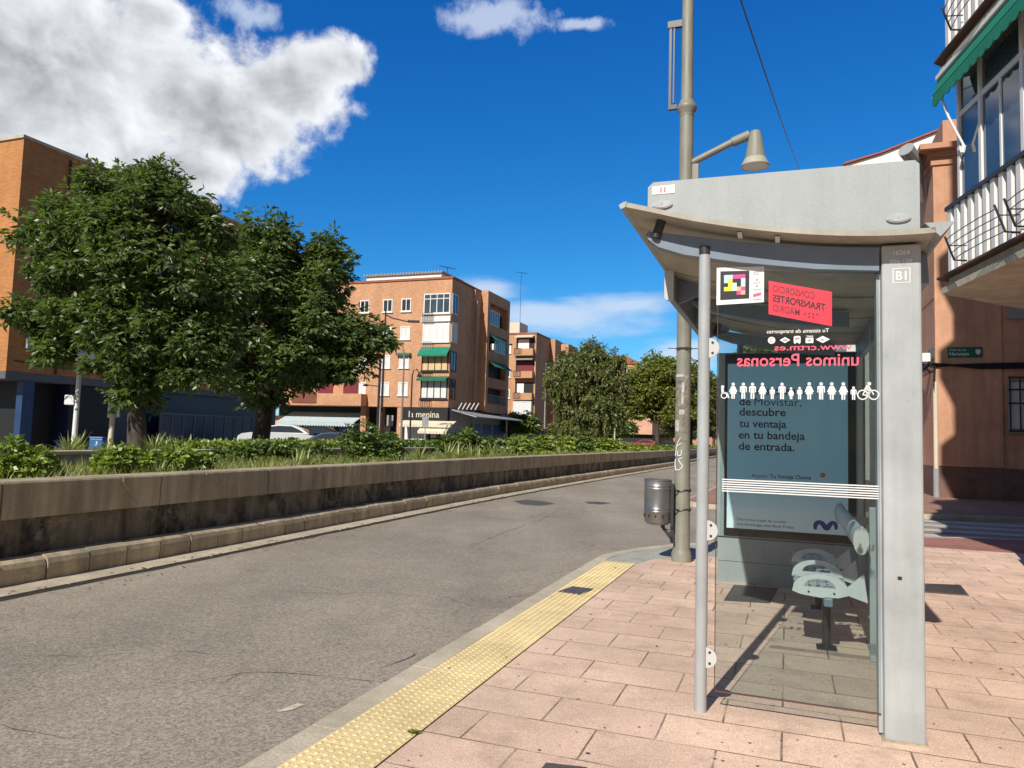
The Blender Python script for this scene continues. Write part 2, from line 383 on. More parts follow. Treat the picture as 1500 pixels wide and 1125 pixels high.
M = dict(
    asphalt=asphalt(),
    patch=plain('asphalt_patch', (.085, .08, .075), .8, var=.25, scale=2, bump=.5),
    slab=slabs('pavement_slabs', .60, .388, (.78, .565, .43), (.69, .49, .375), (.20, .14, .10), loc=(.165, .095, 0)),
    farslab=slabs('far_pavement', .4, .4, (.40, .22, .17), (.34, .19, .15), (.2, .11, .09), gum=False),
    redtact=slabs('red_tactile', .4, .2, (.42, .20, .155), (.36, .17, .135), (.18, .06, .05), gum=False),
    tact=concrete('tactile_yellow', (.70, .555, .29), streak=.05, scale=1.2),
    kerb=concrete('kerb_granite', (.49, .43, .325), streak=.1),
    kerb2=concrete('kerb_old', (.52, .425, .285), streak=.25, moss=.3),
    gutter=concrete('gutter_concrete', (.46, .40, .30), streak=.1),
    wallc=concrete('wall_stained', (.26, .215, .145), streak=.45, moss=.9),
    coping=concrete('coping_concrete', (.43, .36, .24), streak=.34, scale=.8),
    greyc=concrete('grey_concrete', (.30, .29, .27), streak=.2),
    patchc=concrete('grey_green_concrete', (.36, .37, .32), streak=.1),
    soil=plain('soil', (.12, .085, .05), .95, var=.35, scale=4, bump=.8),
    ground=plain('ground_paving', (.22, .2, .175), .9, var=.2, scale=.4),
    mortar=plain('dark_joint', (.03, .026, .02), .95, var=.3, scale=8),
    brickL=brick('brick_dark_orange', (.54, .215, .062), (.42, .155, .038), (.38, .22, .10)),
    brickM=brick('brick_light_orange', (.64, .32, .165), (.47, .215, .105), (.50, .34, .22)),
    brickF=brick('brick_far_orange', (.58, .29, .15), (.52, .25, .12), (.46, .3, .19)),
    stucco=concrete('pink_stucco', (.58, .315, .195), streak=.12, scale=.5),
    stuccoL=concrete('pale_stucco', (.62, .36, .24), streak=.1, scale=.5),
    plinth=slabs('granite_plinth', .9, .5, (.23, .13, .10), (.2, .11, .085), (.1, .06, .05), gum=False),
    white=plain('white_paint', (.74, .73, .70), .55, var=.07),
    cream=plain('cream_paint', (.62, .55, .42), .6, var=.1), slabc=concrete('balcony_concrete', (.50, .44, .34), streak=.15),
    cornice=plain('pink_cornice', (.50, .26, .165), .8, var=.1),
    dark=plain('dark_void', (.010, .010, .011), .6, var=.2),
    darkm=plain('dark_metal', (.035, .036, .038), .45, metal=.2, var=.2),
    bluetile=plain('blue_tile', (.010, .014, .045), .35, var=.3, scale=5),
    bluesign=plain('blue_panel', (.03, .13, .36), .4, var=.1),
    tilered=plain('roof_tile', (.32, .11, .06), .85, var=.3, scale=5),
    green=plain('green_awning', (.005, .20, .12), .8, var=.15),
    green2=plain('dark_green_awning', (.02, .14, .08), .8, var=.15),
    awnblue=plain('pale_blue_awning', (.45, .53, .56), .8, var=.12),
    awncream=plain('cream_awning', (.66, .61, .45), .8, var=.1),
    maroon=plain('maroon_blind', (.16, .02, .03), .7, var=.15),
    yellowb=plain('yellow_blind', (.66, .48, .24), .7, var=.1),
    blind=plain('white_blind', (.68, .68, .67), .6, var=.07),
    pane=plain('window_glass', (.03, .036, .042), .06, var=.3, scale=.5, spec=.8),
    paneb=plain('bay_glass', (.05, .075, .10), .05, var=.4, scale=.9, spec=.8),
    shel=metal_paint('shelter_grey_paint', (.385, .412, .415), .36, dirt=.2),
    shell=metal_paint('shelter_light_panel', (.315, .352, .352), .45, speck=.20),
    sheld=metal_paint('shelter_dark_beam', (.15, .195, .25), .4),
    alu=metal_paint('brushed_post', (.405, .43, .44), .36, metal=.05, dirt=.2),
    roofu=metal_paint('roof_underside', (.37, .35, .285), .5, dirt=.32),
    seatw=metal_paint('seat_steel', (.58, .61, .60), .35, metal=.1),
    clampw=plain('clamp_white', (.50, .50, .48), .4, var=.06),
    pole=metal_paint('lamp_post_paint', (.245, .24, .195), .5, dirt=.2),
    bin=metal_paint('galvanised_steel', (.30, .30, .30), .36, speck=.10, metal=.75, dirt=.2),
    glassn=glass('shelter_glass', (.83, .88, .88), dust=.005, ior=1.30),
    glassb=glass('shelter_back_glass', (.84, .89, .885), dust=.02),
    black=plain('screen_black', (.005, .005, .006), .35, var=.1, spec=.15),
    ink=plain('poster_ink', (.006, .010, .03), .6, var=.05, spec=.1),
    inkb=plain('poster_blue_ink', (.006, .025, .20), .6, var=.05, spec=.1),
    logo=plain('logo_blue', (.0, .04, .38), .6, var=.05, spec=.1),
    vinylw=plain('white_vinyl', (.72, .72, .71), .5, var=.03),
    vinylp=plain('pink_vinyl', (.78, .10, .16), .5, var=.04),
    vinylr=plain('red_vinyl', (.66, .022, .05), .5, var=.04),
    vinyld=plain('dark_red_ink', (.13, .008, .02), .5, var=.04),
    vinylk=plain('black_vinyl', (.012, .012, .014), .4, var=.04),
    vc=plain('cyan_vinyl', (.45, .75, .72), .5, var=.03), vy=plain('yellow_vinyl', (.80, .78, .03), .5, var=.03),
    vm=plain('magenta_vinyl', (.70, .05, .30), .5, var=.03), vo=plain('peach_vinyl', (.80, .40, .20), .5, var=.03),
    reds=plain('red_number', (.45, .10, .09), .6, var=.1),
    greysc=plain('grey_ink', (.30, .31, .32), .6, var=.1),
    signg=plain('street_sign_green', (.01, .13, .075), .4, var=.08),
    carw=plain('car_white', (.62, .63, .64), .25, var=.03), card=plain('car_dark', (.012, .012, .015), .18, var=.05),
    carb=plain('car_blue', (.01, .07, .15), .2, var=.05), carr=plain('car_red', (.38, .05, .05), .25, var=.05), cars=plain('car_silver', (.30, .31, .33), .25, var=.05),
    tyre=plain('tyre', (.015, .015, .015), .8),
    leafA=leafmat('leaf_dark', (.048, .088, .024), (.20, .26, .09), .38, .40, yellow=(.20, .19, .05)),
    leafB=leafmat('leaf_olive', (.065, .09, .022), (.21, .225, .07), .25, .45),
    leafC=leafmat('leaf_yellowgreen', (.10, .13, .02), (.27, .285, .05), .3, .45),
    leafS=leafmat('leaf_shrub', (.11, .17, .03), (.40, .48, .10), .3, .4),
    leafD=leafmat('leaf_shrub_dark', (.05, .09, .02), (.20, .27, .06), .25, .4),
    leafY=leafmat('leaf_spiky', (.20, .25, .08), (.48, .50, .20), .25, .45),
    grass=leafmat('grass_blades', (.10, .14, .03), (.44, .46, .14), .3, .5),
    dryleaf=leafmat('dry_leaf', (.07, .045, .02), (.22, .15, .06), .1, .7), bluedim=plain('blue_panel_dim', (.018, .05, .13), .5, var=.2), greyd=plain('dark_grey_frame', (.10, .105, .115), .6, var=.15),
    bark=bark('bark', (.075, .058, .042)),
)
# ------------------------------------------------------------------ frames: local x = across the pavement (away from the road), y = along the road
TH = R(20.5)
SO = Vector((1.10, 4.24, 0))
A2 = Vector((math.sin(TH), math.cos(TH), 0)); B2 = Vector((math.cos(TH), -math.sin(TH), 0))
def FR(a, b, z=0): return SO + A2*a + B2*b + Vector((0, 0, z))

def struct(name, mb, mat, loc=(0, 0, 0), rz=0., smooth=False, kind='structure'):
    o = mb.build(name, mat, None, smooth); o.location = loc; o.rotation_euler = (0, 0, rz); o['kind'] = kind; return o

# gutter line on the far side of the road
GP = [(-9.6, -6.5), (-6.25, 2.5), (-4.62, 6.89), (-3.93, 8.79), (-2.65, 12.57), (.09, 20.43), (4.6, 32.2), (10.19, 46.5), (17.0, 64.8), (31, 102), (45, 140)]
def catmull(P, step):
    out = []
    for i in range(len(P)-1):
        p0 = Vector(P[max(i-1, 0)]); p1 = Vector(P[i]); p2 = Vector(P[i+1]); p3 = Vector(P[min(i+2, len(P)-1)])
        n = max(2, int((p2-p1).length/step))
        d1 = (p2-p0)/max((p2-p0).length, 1e-6)*(p2-p1).length; d2 = (p3-p1)/max((p3-p1).length, 1e-6)*(p2-p1).length
        for k in range(n):
            t = k/n; out.append(p1*(2*t**3-3*t*t+1) + d1*(t**3-2*t*t+t) + p2*(-2*t**3+3*t*t) + d2*(t**3-t*t))
    out.append(Vector(P[-1])); return out
_raw = catmull(GP, .25)
GS = [0.]
for i in range(1, len(_raw)): GS.append(GS[-1]+(_raw[i]-_raw[i-1]).length)
GS = np.array(GS); GX = np.array([p.x for p in _raw]); GY = np.array([p.y for p in _raw])
SMAX = float(GS[-1])
def gpt(s, off=0., z=0.):
    x = np.interp(s, GS, GX); y = np.interp(s, GS, GY)
    e = .6; dx = np.interp(s+e, GS, GX)-np.interp(s-e, GS, GX); dy = np.interp(s+e, GS, GY)-np.interp(s-e, GS, GY); l = math.hypot(dx, dy)
    return Vector((x - dy/l*off, y + dx/l*off, z))
def gdir(s):
    p = gpt(s+.5)-gpt(s-.5); return math.atan2(p.x, p.y)
def proj(P):
    q = CROT.transposed() @ (Vector(P)-Vector((0, 0, CAM_H))); return 750+FPX*q.x/-q.z, 562.5-FPX*q.y/-q.z
def s_at(px, off, z):
    lo, hi = 8.0, SMAX-1
    for _ in range(50):
        mid = (lo+hi)/2
        q = gpt(mid, off, z)
        if q.y < 1 or proj(q)[0] < px: lo = mid
        else: hi = mid
    return lo
def sweep(mb, prof, s0, s1, step, closed=True, caps=True):
    n = max(1, int(math.ceil((s1-s0)/step))); k = len(prof)
    vs = [gpt(s0+(s1-s0)*i/n, o, z) for i in range(n+1) for o, z in prof]
    fs = [(i*k+j, i*k+(j+1) % k, (i+1)*k+(j+1) % k, (i+1)*k+j) for i in range(n) for j in range(k if closed else k-1)]
    if caps and closed: fs += [list(range(k)), list(range((n+1)*k-1, n*k-1, -1))]
    mb.add(vs, fs); return mb

# ground, road
mb = MB(); mb.flat([(-400, -300), (600, -300), (600, 900), (-400, 900)], -.19, 'z'); struct('ground', mb, M['ground'])
KERB = [(-1.84, -14), (-1.84, 4.85), (-1.79, 5.4), (-1.56, 6.05), (-1.13, 6.8), (-.3, 7.8), (.85, 8.95), (1.9, 9.78), (2.75, 10.3), (4.3, 10.84), (8, 11.25), (34, 11.6)]
def smooth2(P, step): return [(q.x, q.y) for q in catmull(P, step)]
KL = smooth2(KERB, .12)
def toworld(b, a, z=0): p = SO + A2*a + B2*b; return Vector((p.x, p.y, z))
mb = MB(); poly = [tuple(gpt(s)[:2]) for s in np.arange(0, SMAX, 1.5)] + [(75, 128), (95, 40), (60, -30), (0, -30)]
mb.flat(poly, -.12, 'z'); struct('road', mb, M['asphalt'])

def offs(P, d):
    out = []
    for i, p in enumerate(P):
        a = Vector(P[max(i-1, 0)]); b = Vector(P[min(i+1, len(P)-1)]); t = (b-a).normalized(); out.append((p[0]+t.y*d, p[1]-t.x*d))
    return out
# near pavement (slab top at z = 0), its kerb, tactile strip, concrete corner
KI = offs(KL, .17)
mb = MB()
def strip(mb, P, Q, z0, z1, top=True):
    n = len(P); vs = [(*p, z0) for p in P]+[(*p, z1) for p in P]+[(*q, z1) for q in Q]+[(*q, z0) for q in Q]
    fs = [(k*n+i, k*n+i+1, (k+1)*n+i+1, (k+1)*n+i) for k in range(3) for i in range(n-1)] + [(0, n, 2*n, 3*n), (n-1, 2*n-1, 3*n-1, 4*n-1)]
    mb.add(vs, fs)
# kerb stones one metre long with fine joints
acc = 0.; seg = [0]
for i in range(1, len(KL)):
    acc += (Vector(KL[i])-Vector(KL[i-1])).length
    if acc >= 1.0 or i == len(KL)-1: seg.append(i); acc = 0.
for i0, i1 in zip(seg[:-1], seg[1:]):
    P = [Vector(q) for q in KL[i0:i1+1]]; Q = [Vector(q) for q in KI[i0:i1+1]]
    if i1 > i0:
        for V in (P, Q):
            t = (V[1]-V[0]).normalized(); V[0] = V[0]+t*.004; t = (V[-1]-V[-2]).normalized(); V[-1] = V[-1]-t*.004
    dz = random.uniform(-.003, .003)
    c = offs([tuple(q) for q in P], .02)
    n = len(P); vs = [(*q, -.18) for q in P]+[(*q, -.02+dz) for q in P]+[(*q, dz) for q in c]+[(*q, dz) for q in Q]+[(*q, -.18) for q in Q]
    fs = [(k*n+i, k*n+i+1, (k+1)*n+i+1, (k+1)*n+i) for k in range(4) for i in range(n-1)] + [(0, n, 2*n, 3*n, 4*n), (n-1, 2*n-1, 3*n-1, 4*n-1, 5*n-1)]
    mb.add(vs, fs)
struct('kerb', mb, M['kerb'], SO, -TH)
mb = MB(); mb.flat([(KI[i][0]-.03, KI[i][1]) for i in range(len(KI))] + [(34, -14)], -.012, 'z'); struct('pavement_bed', mb, M['mortar'], SO, -TH)
# slabs: right of the tactile strip
inner = [(-1.275, -14), (-1.275, 4.72), (-1.15, 5.25), (-.72, 5.75), (-.2, 6.0), (.45, 6.15), (1.2, 6.9)]
outer = [q for q in KI if q[1] > 8.2 and q[0] > .4]
mb = MB(); mb.flat(inner + [(1.5, 8.4), (1.9, 8.62), (34, 9.4), (34, -14)], 0., 'z'); struct('pavement', mb, M['slab'], SO, -TH)
mb = MB(); ko = [q for q in KI if q[0] > 1.9]
mb.flat([(1.9, 8.624)] + ko + [(34, 9.404)], -.002, 'z'); struct('tactile_paving', mb, M['redtact'], SO, -TH)
mb = MB(); kc = [q for q in KI if q[1] > 4.70 and q[0] < 1.9]
mb.flat(kc + [(1.9, 8.616), (1.5, 8.396), (1.2, 6.896), (.45, 6.146), (-.2, 5.996), (-.72, 5.746), (-1.15, 5.246), (-1.275, 4.70)], -.003, 'z'); struct('concrete_corner', mb, M['patchc'], SO, -TH)
# yellow tactile strip with its domes
mb = MB()
for i in range(-20, 12):
    for j in range(1):
        y0 = i*.4+.02
        mb.box(-1.675, -1.285, y0+.003, y0+.397, -.03, .001)
vs = []; fs = []
prof = [(.0135, 0), (.0105, .0035), (.0055, .0052)]
nd = 8
ring = [[(r*math.cos(2*math.pi*k/nd), r*math.sin(2*math.pi*k/nd), z) for k in range(nd)] for r, z in prof]
for i in range(-36, 96):
    for j in range(8):
        x = -1.655+j*.05; y = .02+i*.05+.02
        if y > 4.70 or y < -1.9: continue
        o = len(vs)
        for rg in ring: vs += [(x+q[0], y+q[1], .001+q[2]) for q in rg]
        for a in range(2):
            for k in range(nd): fs.append((o+a*nd+k, o+a*nd+(k+1) % nd, o+(a+1)*nd+(k+1) % nd, o+(a+1)*nd+k))
        fs.append([o+2*nd+k for k in range(nd)])
mb.add(vs, fs); struct('tactile_strip', mb, M['tact'], SO, -TH)

# pavement across the side street
far = [(34, 17.3), (12.6, 17.2), (9.6, 17.3), (6.4, 17.7), (4.9, 18.4), (4.55, 19.2), (4.9, 20.3), (6.03, 22.9), (14, 44.4), (47, 133), (80, 125)]
ff = smooth2(far[1:9], .4); ff = [far[0]] + ff + far[9:]
mb = MB(); mb.prism(ff, -.15, -.01, 'z'); struct('far_kerb', mb, M['kerb'])
ffi = [(p[0]+.14, p[1]+.1) for p in ff[:-2]]; ffi = [(q[0], q[1]+.1) if q[1] < 17.9 else q for q in ffi] + ff[-2:]
mb = MB(); mb.flat(ffi, .0, 'z'); struct('far_pavement', mb, M['farslab'])

# zebra stripes on the side street
mb = MB()
for k in range(4):
    y0 = 11.35+k*1.02
    w = [(2.7, y0), (8.6, y0+.32), (8.6, y0+.80), (2.7, y0+.48)]
    mb.flat(w, -.115, 'z')
struct('crosswalk_marking', mb, plain('road_paint', (.48, .46, .41), .7, var=.25, scale=4), SO, -TH)
# repairs in the asphalt
def patch(pts):
    mb = MB(); mb.flat([tuple(gp(x, y, -.12)[:2]) for x, y in pts], -.115, 'z'); struct('road_repair', mb, M['patch'])
patch([(752, 734), (772, 732), (800, 735), (813, 738), (790, 741), (765, 739)])
patch([(856, 735), (875, 735), (896, 737), (880, 739), (862, 738)])
mb = MB()   # worn white fleck of road paint
pts = [(400, 1043), (412, 1040), (423, 1035), (436, 1031), (446, 1033), (436, 1038), (420, 1042), (409, 1044)]
mb.flat([tuple(gp(x, y, -.12)[:2]) for x, y in pts], -.116, 'z'); struct('paint_fleck', mb, plain('worn_paint', (.55, .5, .38), .8, var=.4, scale=9))
# cracks in the asphalt: thin broken dark seams
def crack(pts, w=.006):
    P = catmull([tuple(gp(x, y, -.12)[:2]) for x, y in pts], .12); mb = MB(); n = len(P)
    P = [p+Vector((random.uniform(-.02, .02), random.uniform(-.02, .02))) for p in P]
    L_ = []; R_ = []
    for i, p in enumerate(P):
        t = (P[min(i+1, n-1)]-P[max(i-1, 0)]).normalized(); ww = w*.7*random.uniform(.1, 1.1)*(1 if 0 < i < n-1 else .1); L_.append((p.x-t.y*ww, p.y+t.x*ww)); R_.append((p.x+t.y*ww, p.y-t.x*ww))
    for i in range(n-1): mb.add([(*L_[i], -.1165), (*L_[i+1], -.1165), (*R_[i+1], -.1165), (*R_[i], -.1165)], [(0, 1, 2, 3)])
    struct('road_crack', mb, M['mortar'])
crack([(690, 800), (740, 780), (790, 762), (818, 748)]); crack([(380, 862), (470, 870), (560, 868), (650, 880), (700, 888)], .005)
crack([(250, 1005), (380, 985), (480, 992), (560, 1000)], .004); crack([(0, 958), (120, 962), (250, 955), (330, 960)], .005); crack([(600, 850), (700, 858), (760, 850), (830, 836)], .004)
crack([(548, 985), (590, 968), (612, 955)], .006); crack([(0, 1060), (60, 1075), (140, 1085)], .006)

# ------------------------------------------------------------------ far side of the road: gutter strip, kerb stones, retaining wall, planted strips
mb = MB()
s = 2.0
while s < 110:
    l = 1.0; sweep(mb, [(0.02+random.uniform(-.012, .012), -.2), (.02+random.uniform(-.012, .012), -.098), (.355, -.085), (.355, -.2)], s+.006, s+l-.006, 1.0); s += l
struct('gutter', mb, M['gutter'])
mb = MB(); sweep(mb, [(-.05, -.1165), (.03, -.1155)], 2, 110, .3, closed=False, caps=False)
v = [(p[0]+random.uniform(-.02, .02), p[1]+random.uniform(-.015, .015), p[2]) for p in mb.v]; mb.v = v
struct('gutter_crack', mb, M['mortar'])
mb = MB(); s = 2.0
while s < 110:
    l = .5; j = random.uniform(-.008, .008); h = random.uniform(-.008, .008)
    sweep(mb, [(.36+j, -.2), (.345+j, .075+h), (.365+j, .125+h), (.41+j, .153+h), (.46+j, .16+h), (.56, .16+h), (.56, -.2)], s+.008, s+l-.008, .5); s += l
struct('kerb_stones', mb, M['kerb2'], smooth=False)
mb = MB(); sweep(mb, [(.43, .05), (.50, .11), (.68, .135), (.68, -.2), (.43, -.2)], 2, 110, .5); struct('kerb_bed', mb, M['mortar'])
wall = thing('retaining_wall', 'long stained concrete parapet wall with pale coping along the far side of the road', 'wall', gpt(2.))
w0 = Vector(wall.location)
def loc_mb(mb, o): mb.v = [(p[0]-o[0], p[1]-o[1], p[2]-o[2]) for p in mb.v]; return mb
mb = MB(); sweep(mb, [(.64, -.2), (.64, .56), (.95, .56), (.95, -.2)], 2, 112, .6); loc_mb(mb, w0).build('wall_face', M['wallc'], wall)
s = 2.2; k = 0
while s < 112:
    l = 2.1*random.uniform(.97, 1.03) if s < 60 else 5.; mb = MB(); d = random.uniform(-.006, .006)
    sweep(mb, [(.575+d, .525), (.57+d, .885), (.585+d, .905), (.985, .905), (1., .89), (1., .525)], s+.008, s+l-.008, .7); loc_mb(mb, w0).build('coping_block', M['coping'], wall); s += l
mb = MB(); sweep(mb, [(.62, .53), (.62, .86), (.97, .86), (.97, .53)], 2.2, 112, .7); loc_mb(mb, w0).build('mortar_core', M['mortar'], wall)
mb = MB(); sweep(mb, [(1., .80), (1.9, .77), (3.6, .80), (3.6, -.15), (1., -.15)], 2, 112, .8); struct('planting_bed', mb, M['soil'])
wall2 = thing('planter_wall', 'low grey concrete wall behind the shrubs, parallel to the road', 'wall', gpt(2., 3.6)); w2 = Vector(wall2.location)
mb = MB(); sweep(mb, [(3.6, -.1), (3.6, 1.03), (3.86, 1.03), (3.86, -.1)], 2, 112, .8); loc_mb(mb, w2).build('wall_face', M['greyc'], wall2)
mb = MB(); sweep(mb, [(3.56, 1.033), (3.56, 1.085), (3.90, 1.085), (3.90, 1.033)], 2, 112, .8); loc_mb(mb, w2).build('coping', M['kerb'], wall2)
mb = MB(); sweep(mb, [(3.86, .98), (6.4, .95), (7.2, .35), (7.2, -.15), (3.86, -.15)], 2, 112, .8); struct('upper_planting_bed', mb, M['soil'])
mb = MB(); sweep(mb, [(7.2, .2), (150, .2)], 2, SMAX-4, 4, closed=False, caps=False); struct('far_street', mb, M['ground'])

# ------------------------------------------------------------------ buildings
def box_part(name, p, mat, x0, x1, y0, y1, z0, z1, bev=0): mb = MB(); mb.box(x0, x1, y0, y1, z0, z1, bev); return mb.build(name, mat, p)
def window(p, x, z, w, h, y=0., frame='white', fill='pane', mull=1, axis='y', fw=.07, proud=.05, sill=True, name='window', rail=False):
    """frame ring with mullions on a wall face: axis y = face looking -y at y, axis x = face looking +x at x=y"""
    mb = MB(); a = MB()
    def B(m, u0, u1, z0, z1, d0, d1):
        if axis == 'y': m.box(u0, u1, y-d1, y-d0, z0, z1)
        else: m.box(y+d0, y+d1, u0, u1, z0, z1)
    B(mb, x-w/2, x-w/2+fw, z, z+h, .001, proud); B(mb, x+w/2-fw, x+w/2, z, z+h, .001, proud)
    B(mb, x-w/2+fw, x+w/2-fw, z, z+fw, .001, proud); B(mb, x-w/2+fw, x+w/2-fw, z+h-fw, z+h, .001, proud)
    for k in range(mull):
        u = x-w/2+w*(k+1)/(mull+1); B(mb, u-fw*.4, u+fw*.4, z+fw, z+h-fw, .012, proud-.008)
    if rail: B(mb, x-w/2+fw, x+w/2-fw, z+h*.72, z+h*.72+fw*.7, .014, proud-.004)
    o = mb.build(name, M[frame], p)
    B(a, x-w/2+fw, x+w/2-fw, z+fw, z+h-fw, .003, .010); a.build('pane' if fill in ('pane', 'paneb') else 'blind', M[fill], o)
    if sill: b = MB(); B(b, x-w/2-.08, x+w/2+.08, z-.09, z-.003, .002, proud+.08); b.build('sill', M[frame], o)
    return o
def awning(p, x0, x1, z1, drop, out, mat, y=0., valance=.22):
    mb = MB(); mb.prism([(y-.02, z1), (y-.02, z1-.04), (y-out, z1-drop-.04), (y-out, z1-drop)], x0, x1, 'x')
    n = max(4, int((x1-x0)/.3))
    poly = [(x0, z1-drop-.041)] + [(x0+(x1-x0)*(i+.5*t)/n, z1-drop-valance*(1 if t else .72)) for i in range(n) for t in (0, 1)] + [(x1, z1-drop-.72*valance), (x1, z1-drop-.041)]
    mb.prism(poly, y-out+.005, y-out+.02, 'y'); return mb.build('awning', M[mat], p)
def rails(p, x0, x1, z0, h, y, name='balcony_railing', mat='darkm', step=.14, axis='y', t=.012):
    mb = MB()
    def B(u0, u1, z0_, z1_, d):
        if axis == 'y': mb.box(u0, u1, y-d, y+d, z0_, z1_)
        else: mb.box(y-d, y+d, u0, u1, z0_, z1_)
    B(x0, x1, z0, z0+.03, .018); B(x0, x1, z0+h-.04, z0+h, .02); n = int((x1-x0)/step)
    for i in range(n+1): u = x0+(x1-x0)*i/n; B(u-t, u+t, z0+.03, z0+h-.04, t)
    return mb.build(name, M[mat], p)
def antenna(x, y, z, h, label, az=.6):
    t = thing('tv_antenna', label, 'antenna', (x, y, z)); mb = MB(); mb.tube([(0, 0, 0), (0, 0, h)], .03, 6); mb.build('mast', M['darkm'], t)
    mb = MB(); c, s_ = math.cos(az), math.sin(az); mb.tube([(-.9*c, -.9*s_, h), (.9*c, .9*s_, h-.1)], .025, 6)
    for k in range(7):
        u = -.8+k*.26; mb.tube([(u*c-.3*s_, u*s_+.3*c, h-.05-u*.05), (u*c+.3*s_, u*s_-.3*c, h-.05-u*.05)], .018, 5)
    mb.build('aerial', M['darkm'], t)

# --- brick block on the left, behind the trees
pc = at(5, 590, 33.); bl = thing('brick_apartment_block', 'orange brick apartment block at the left edge, its long front in shade', 'building', (pc.x, pc.y, .2), -TH)
LTOP = zpx(32, 202, 33.)-.2; LB = 3.6
# local: x to the right (toward the road), y along the facade; facade looks +x, end wall looks -y
mb = MB(); mb.box(-14, 0, 0, 19.5, LB, LTOP); mb.build('wall', M['brickL'], bl)
mb = MB(); mb.box(-14.08, .08, -.08, 19.58, LTOP+.003, LTOP+.14); mb.build('parapet_cap', M['kerb'], bl)
mb = MB(); mb.box(-14, -.35, 3.4, 19.2, 0, LB-.003); mb.build('ground_floor', M['bluetile'], bl)
mb = MB(); mb.box(-14, .02, -.02, 19.5, LB-.35, LB-.004); mb.build('lintel_band', M['greyd'], bl)
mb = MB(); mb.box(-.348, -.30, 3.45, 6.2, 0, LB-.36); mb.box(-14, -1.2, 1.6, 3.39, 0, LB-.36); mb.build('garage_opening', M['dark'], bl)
mb = MB(); mb.box(-.4, .0, .85, 1.4, 0, LB-.36); mb.build('corner_pillar', M['bluedim'], bl)
for kz in range(4):
    for ky, yy in enumerate((4.1, 8.6, 12.6, 16.6)):
        if kz and ky == 0: continue
        window(bl, yy, LB+.75+kz*2.7, 1.35, 1.35, y=0., axis='x', frame='white', fill='pane' if (kz+ky) % 3 else 'blind', mull=1)
mb = MB()
for i in range(6): mb.box(.001, .03, 9.0+i*.2, 9.14+i*.2, LB+.4, LB+2.6)
mb.build('stair_lattice', M['dark'], bl)
mb = MB(); mb.tube([(.06, 2.35, LB+.05), (.06, 2.35, LTOP-.2)], .05, 8); mb.build('downpipe', M['darkm'], bl)
mb = MB(); mb.tube([(.03, .3, LB+.5), (.03, 2.4, LB+.38), (.03, 5, LB+.42), (.03, 9, LB+.36)], .03, 6); mb.build('cable', M['darkm'], bl)
for yy, ww, zz in ((.75, .5, LB+1.1), (1.45, .35, LB+1.1), (1.9, .3, LB+.8), (9.6, .5, LB+.6)):
    mb = MB(); mb.box(.001, .22, yy, yy+ww, zz, zz+ww*.95, .02); mb.build('meter_box', M['greysc'], bl)
mb = MB(); mb.box(-2.4, -.3, 8.2, 12.2, LTOP+.143, LTOP+.55); mb.build('roof_parapet', M['brickL'], bl)
rf = MB(); rf.prism([(-.05, LTOP+.50), (-.05, LTOP+.58), (-1.3, LTOP+1.0), (-2.7, LTOP+.58), (-2.7, LTOP+.50)], 8.0, 12.4, 'y')
for i in range(18): rf.tube([(.0, 8.1+i*.245, LTOP+.60), (-1.3, 8.1+i*.245, LTOP+1.03)], .085, 6)
rf.build('tiled_roof', M['tilered'], bl)
lf = MB(); lf.box(.4, .46, 8.4, 17.6, .1, .2); lf.box(.4, .46, 8.4, 17.6, 2.0, 2.1)
for i in range(12): lf.box(.39, .47, 8.4+i*.83, 8.48+i*.83, .2, 2.0)
fo = lf.build('screen_fence', M['greyd'], None); fo.location = (pc.x, pc.y, .2); fo.rotation_euler = (0, 0, -TH)
tag(fo, 'low grey panelled fence standing in front of the shaded brick block', 'fence')
pn = MB(); pn.box(.42, .44, 8.45, 17.55, .2, 2.0); pn.build('fence_panel', M['bluetile'], fo)

# --- brick block with the shop on the corner
DM = 68.; pm = at(663, 408, DM); zt = pm.z; me_ = thing('corner_apartment_block', 'sunlit orange brick apartment block with a shop on its corner, glazed bays and green awnings', 'building', (pm.x, pm.y, 0), -TH)
ZB = zpx(657, 597, DM)
mb = MB(); mb.box(-20.5, 0, 0, 13.4, ZB, zt); mb.build('wall', M['brickM'], me_)
mb = MB(); mb.box(-20.6, .1, -.1, 13.5, zt+.003, zt+.2); mb.build('parapet_cap', M['tilered'], me_)
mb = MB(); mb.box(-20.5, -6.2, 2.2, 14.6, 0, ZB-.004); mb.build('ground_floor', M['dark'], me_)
mb = MB(); mb.box(-4.6, -.02, .3, 14.5, 0, ZB-.004); mb.build('shop_body', M['greysc'], me_)
for cx in (-7.2, -5.0, -9.0):
    mb = MB(); mb.box(cx-.3, cx+.3, .05, .6, 0, ZB-.006); mb.build('column', M['brickM'], me_)
fl = [zpx(640, y, DM) for y in (458, 500, 543, 584)]  # sills of the bays
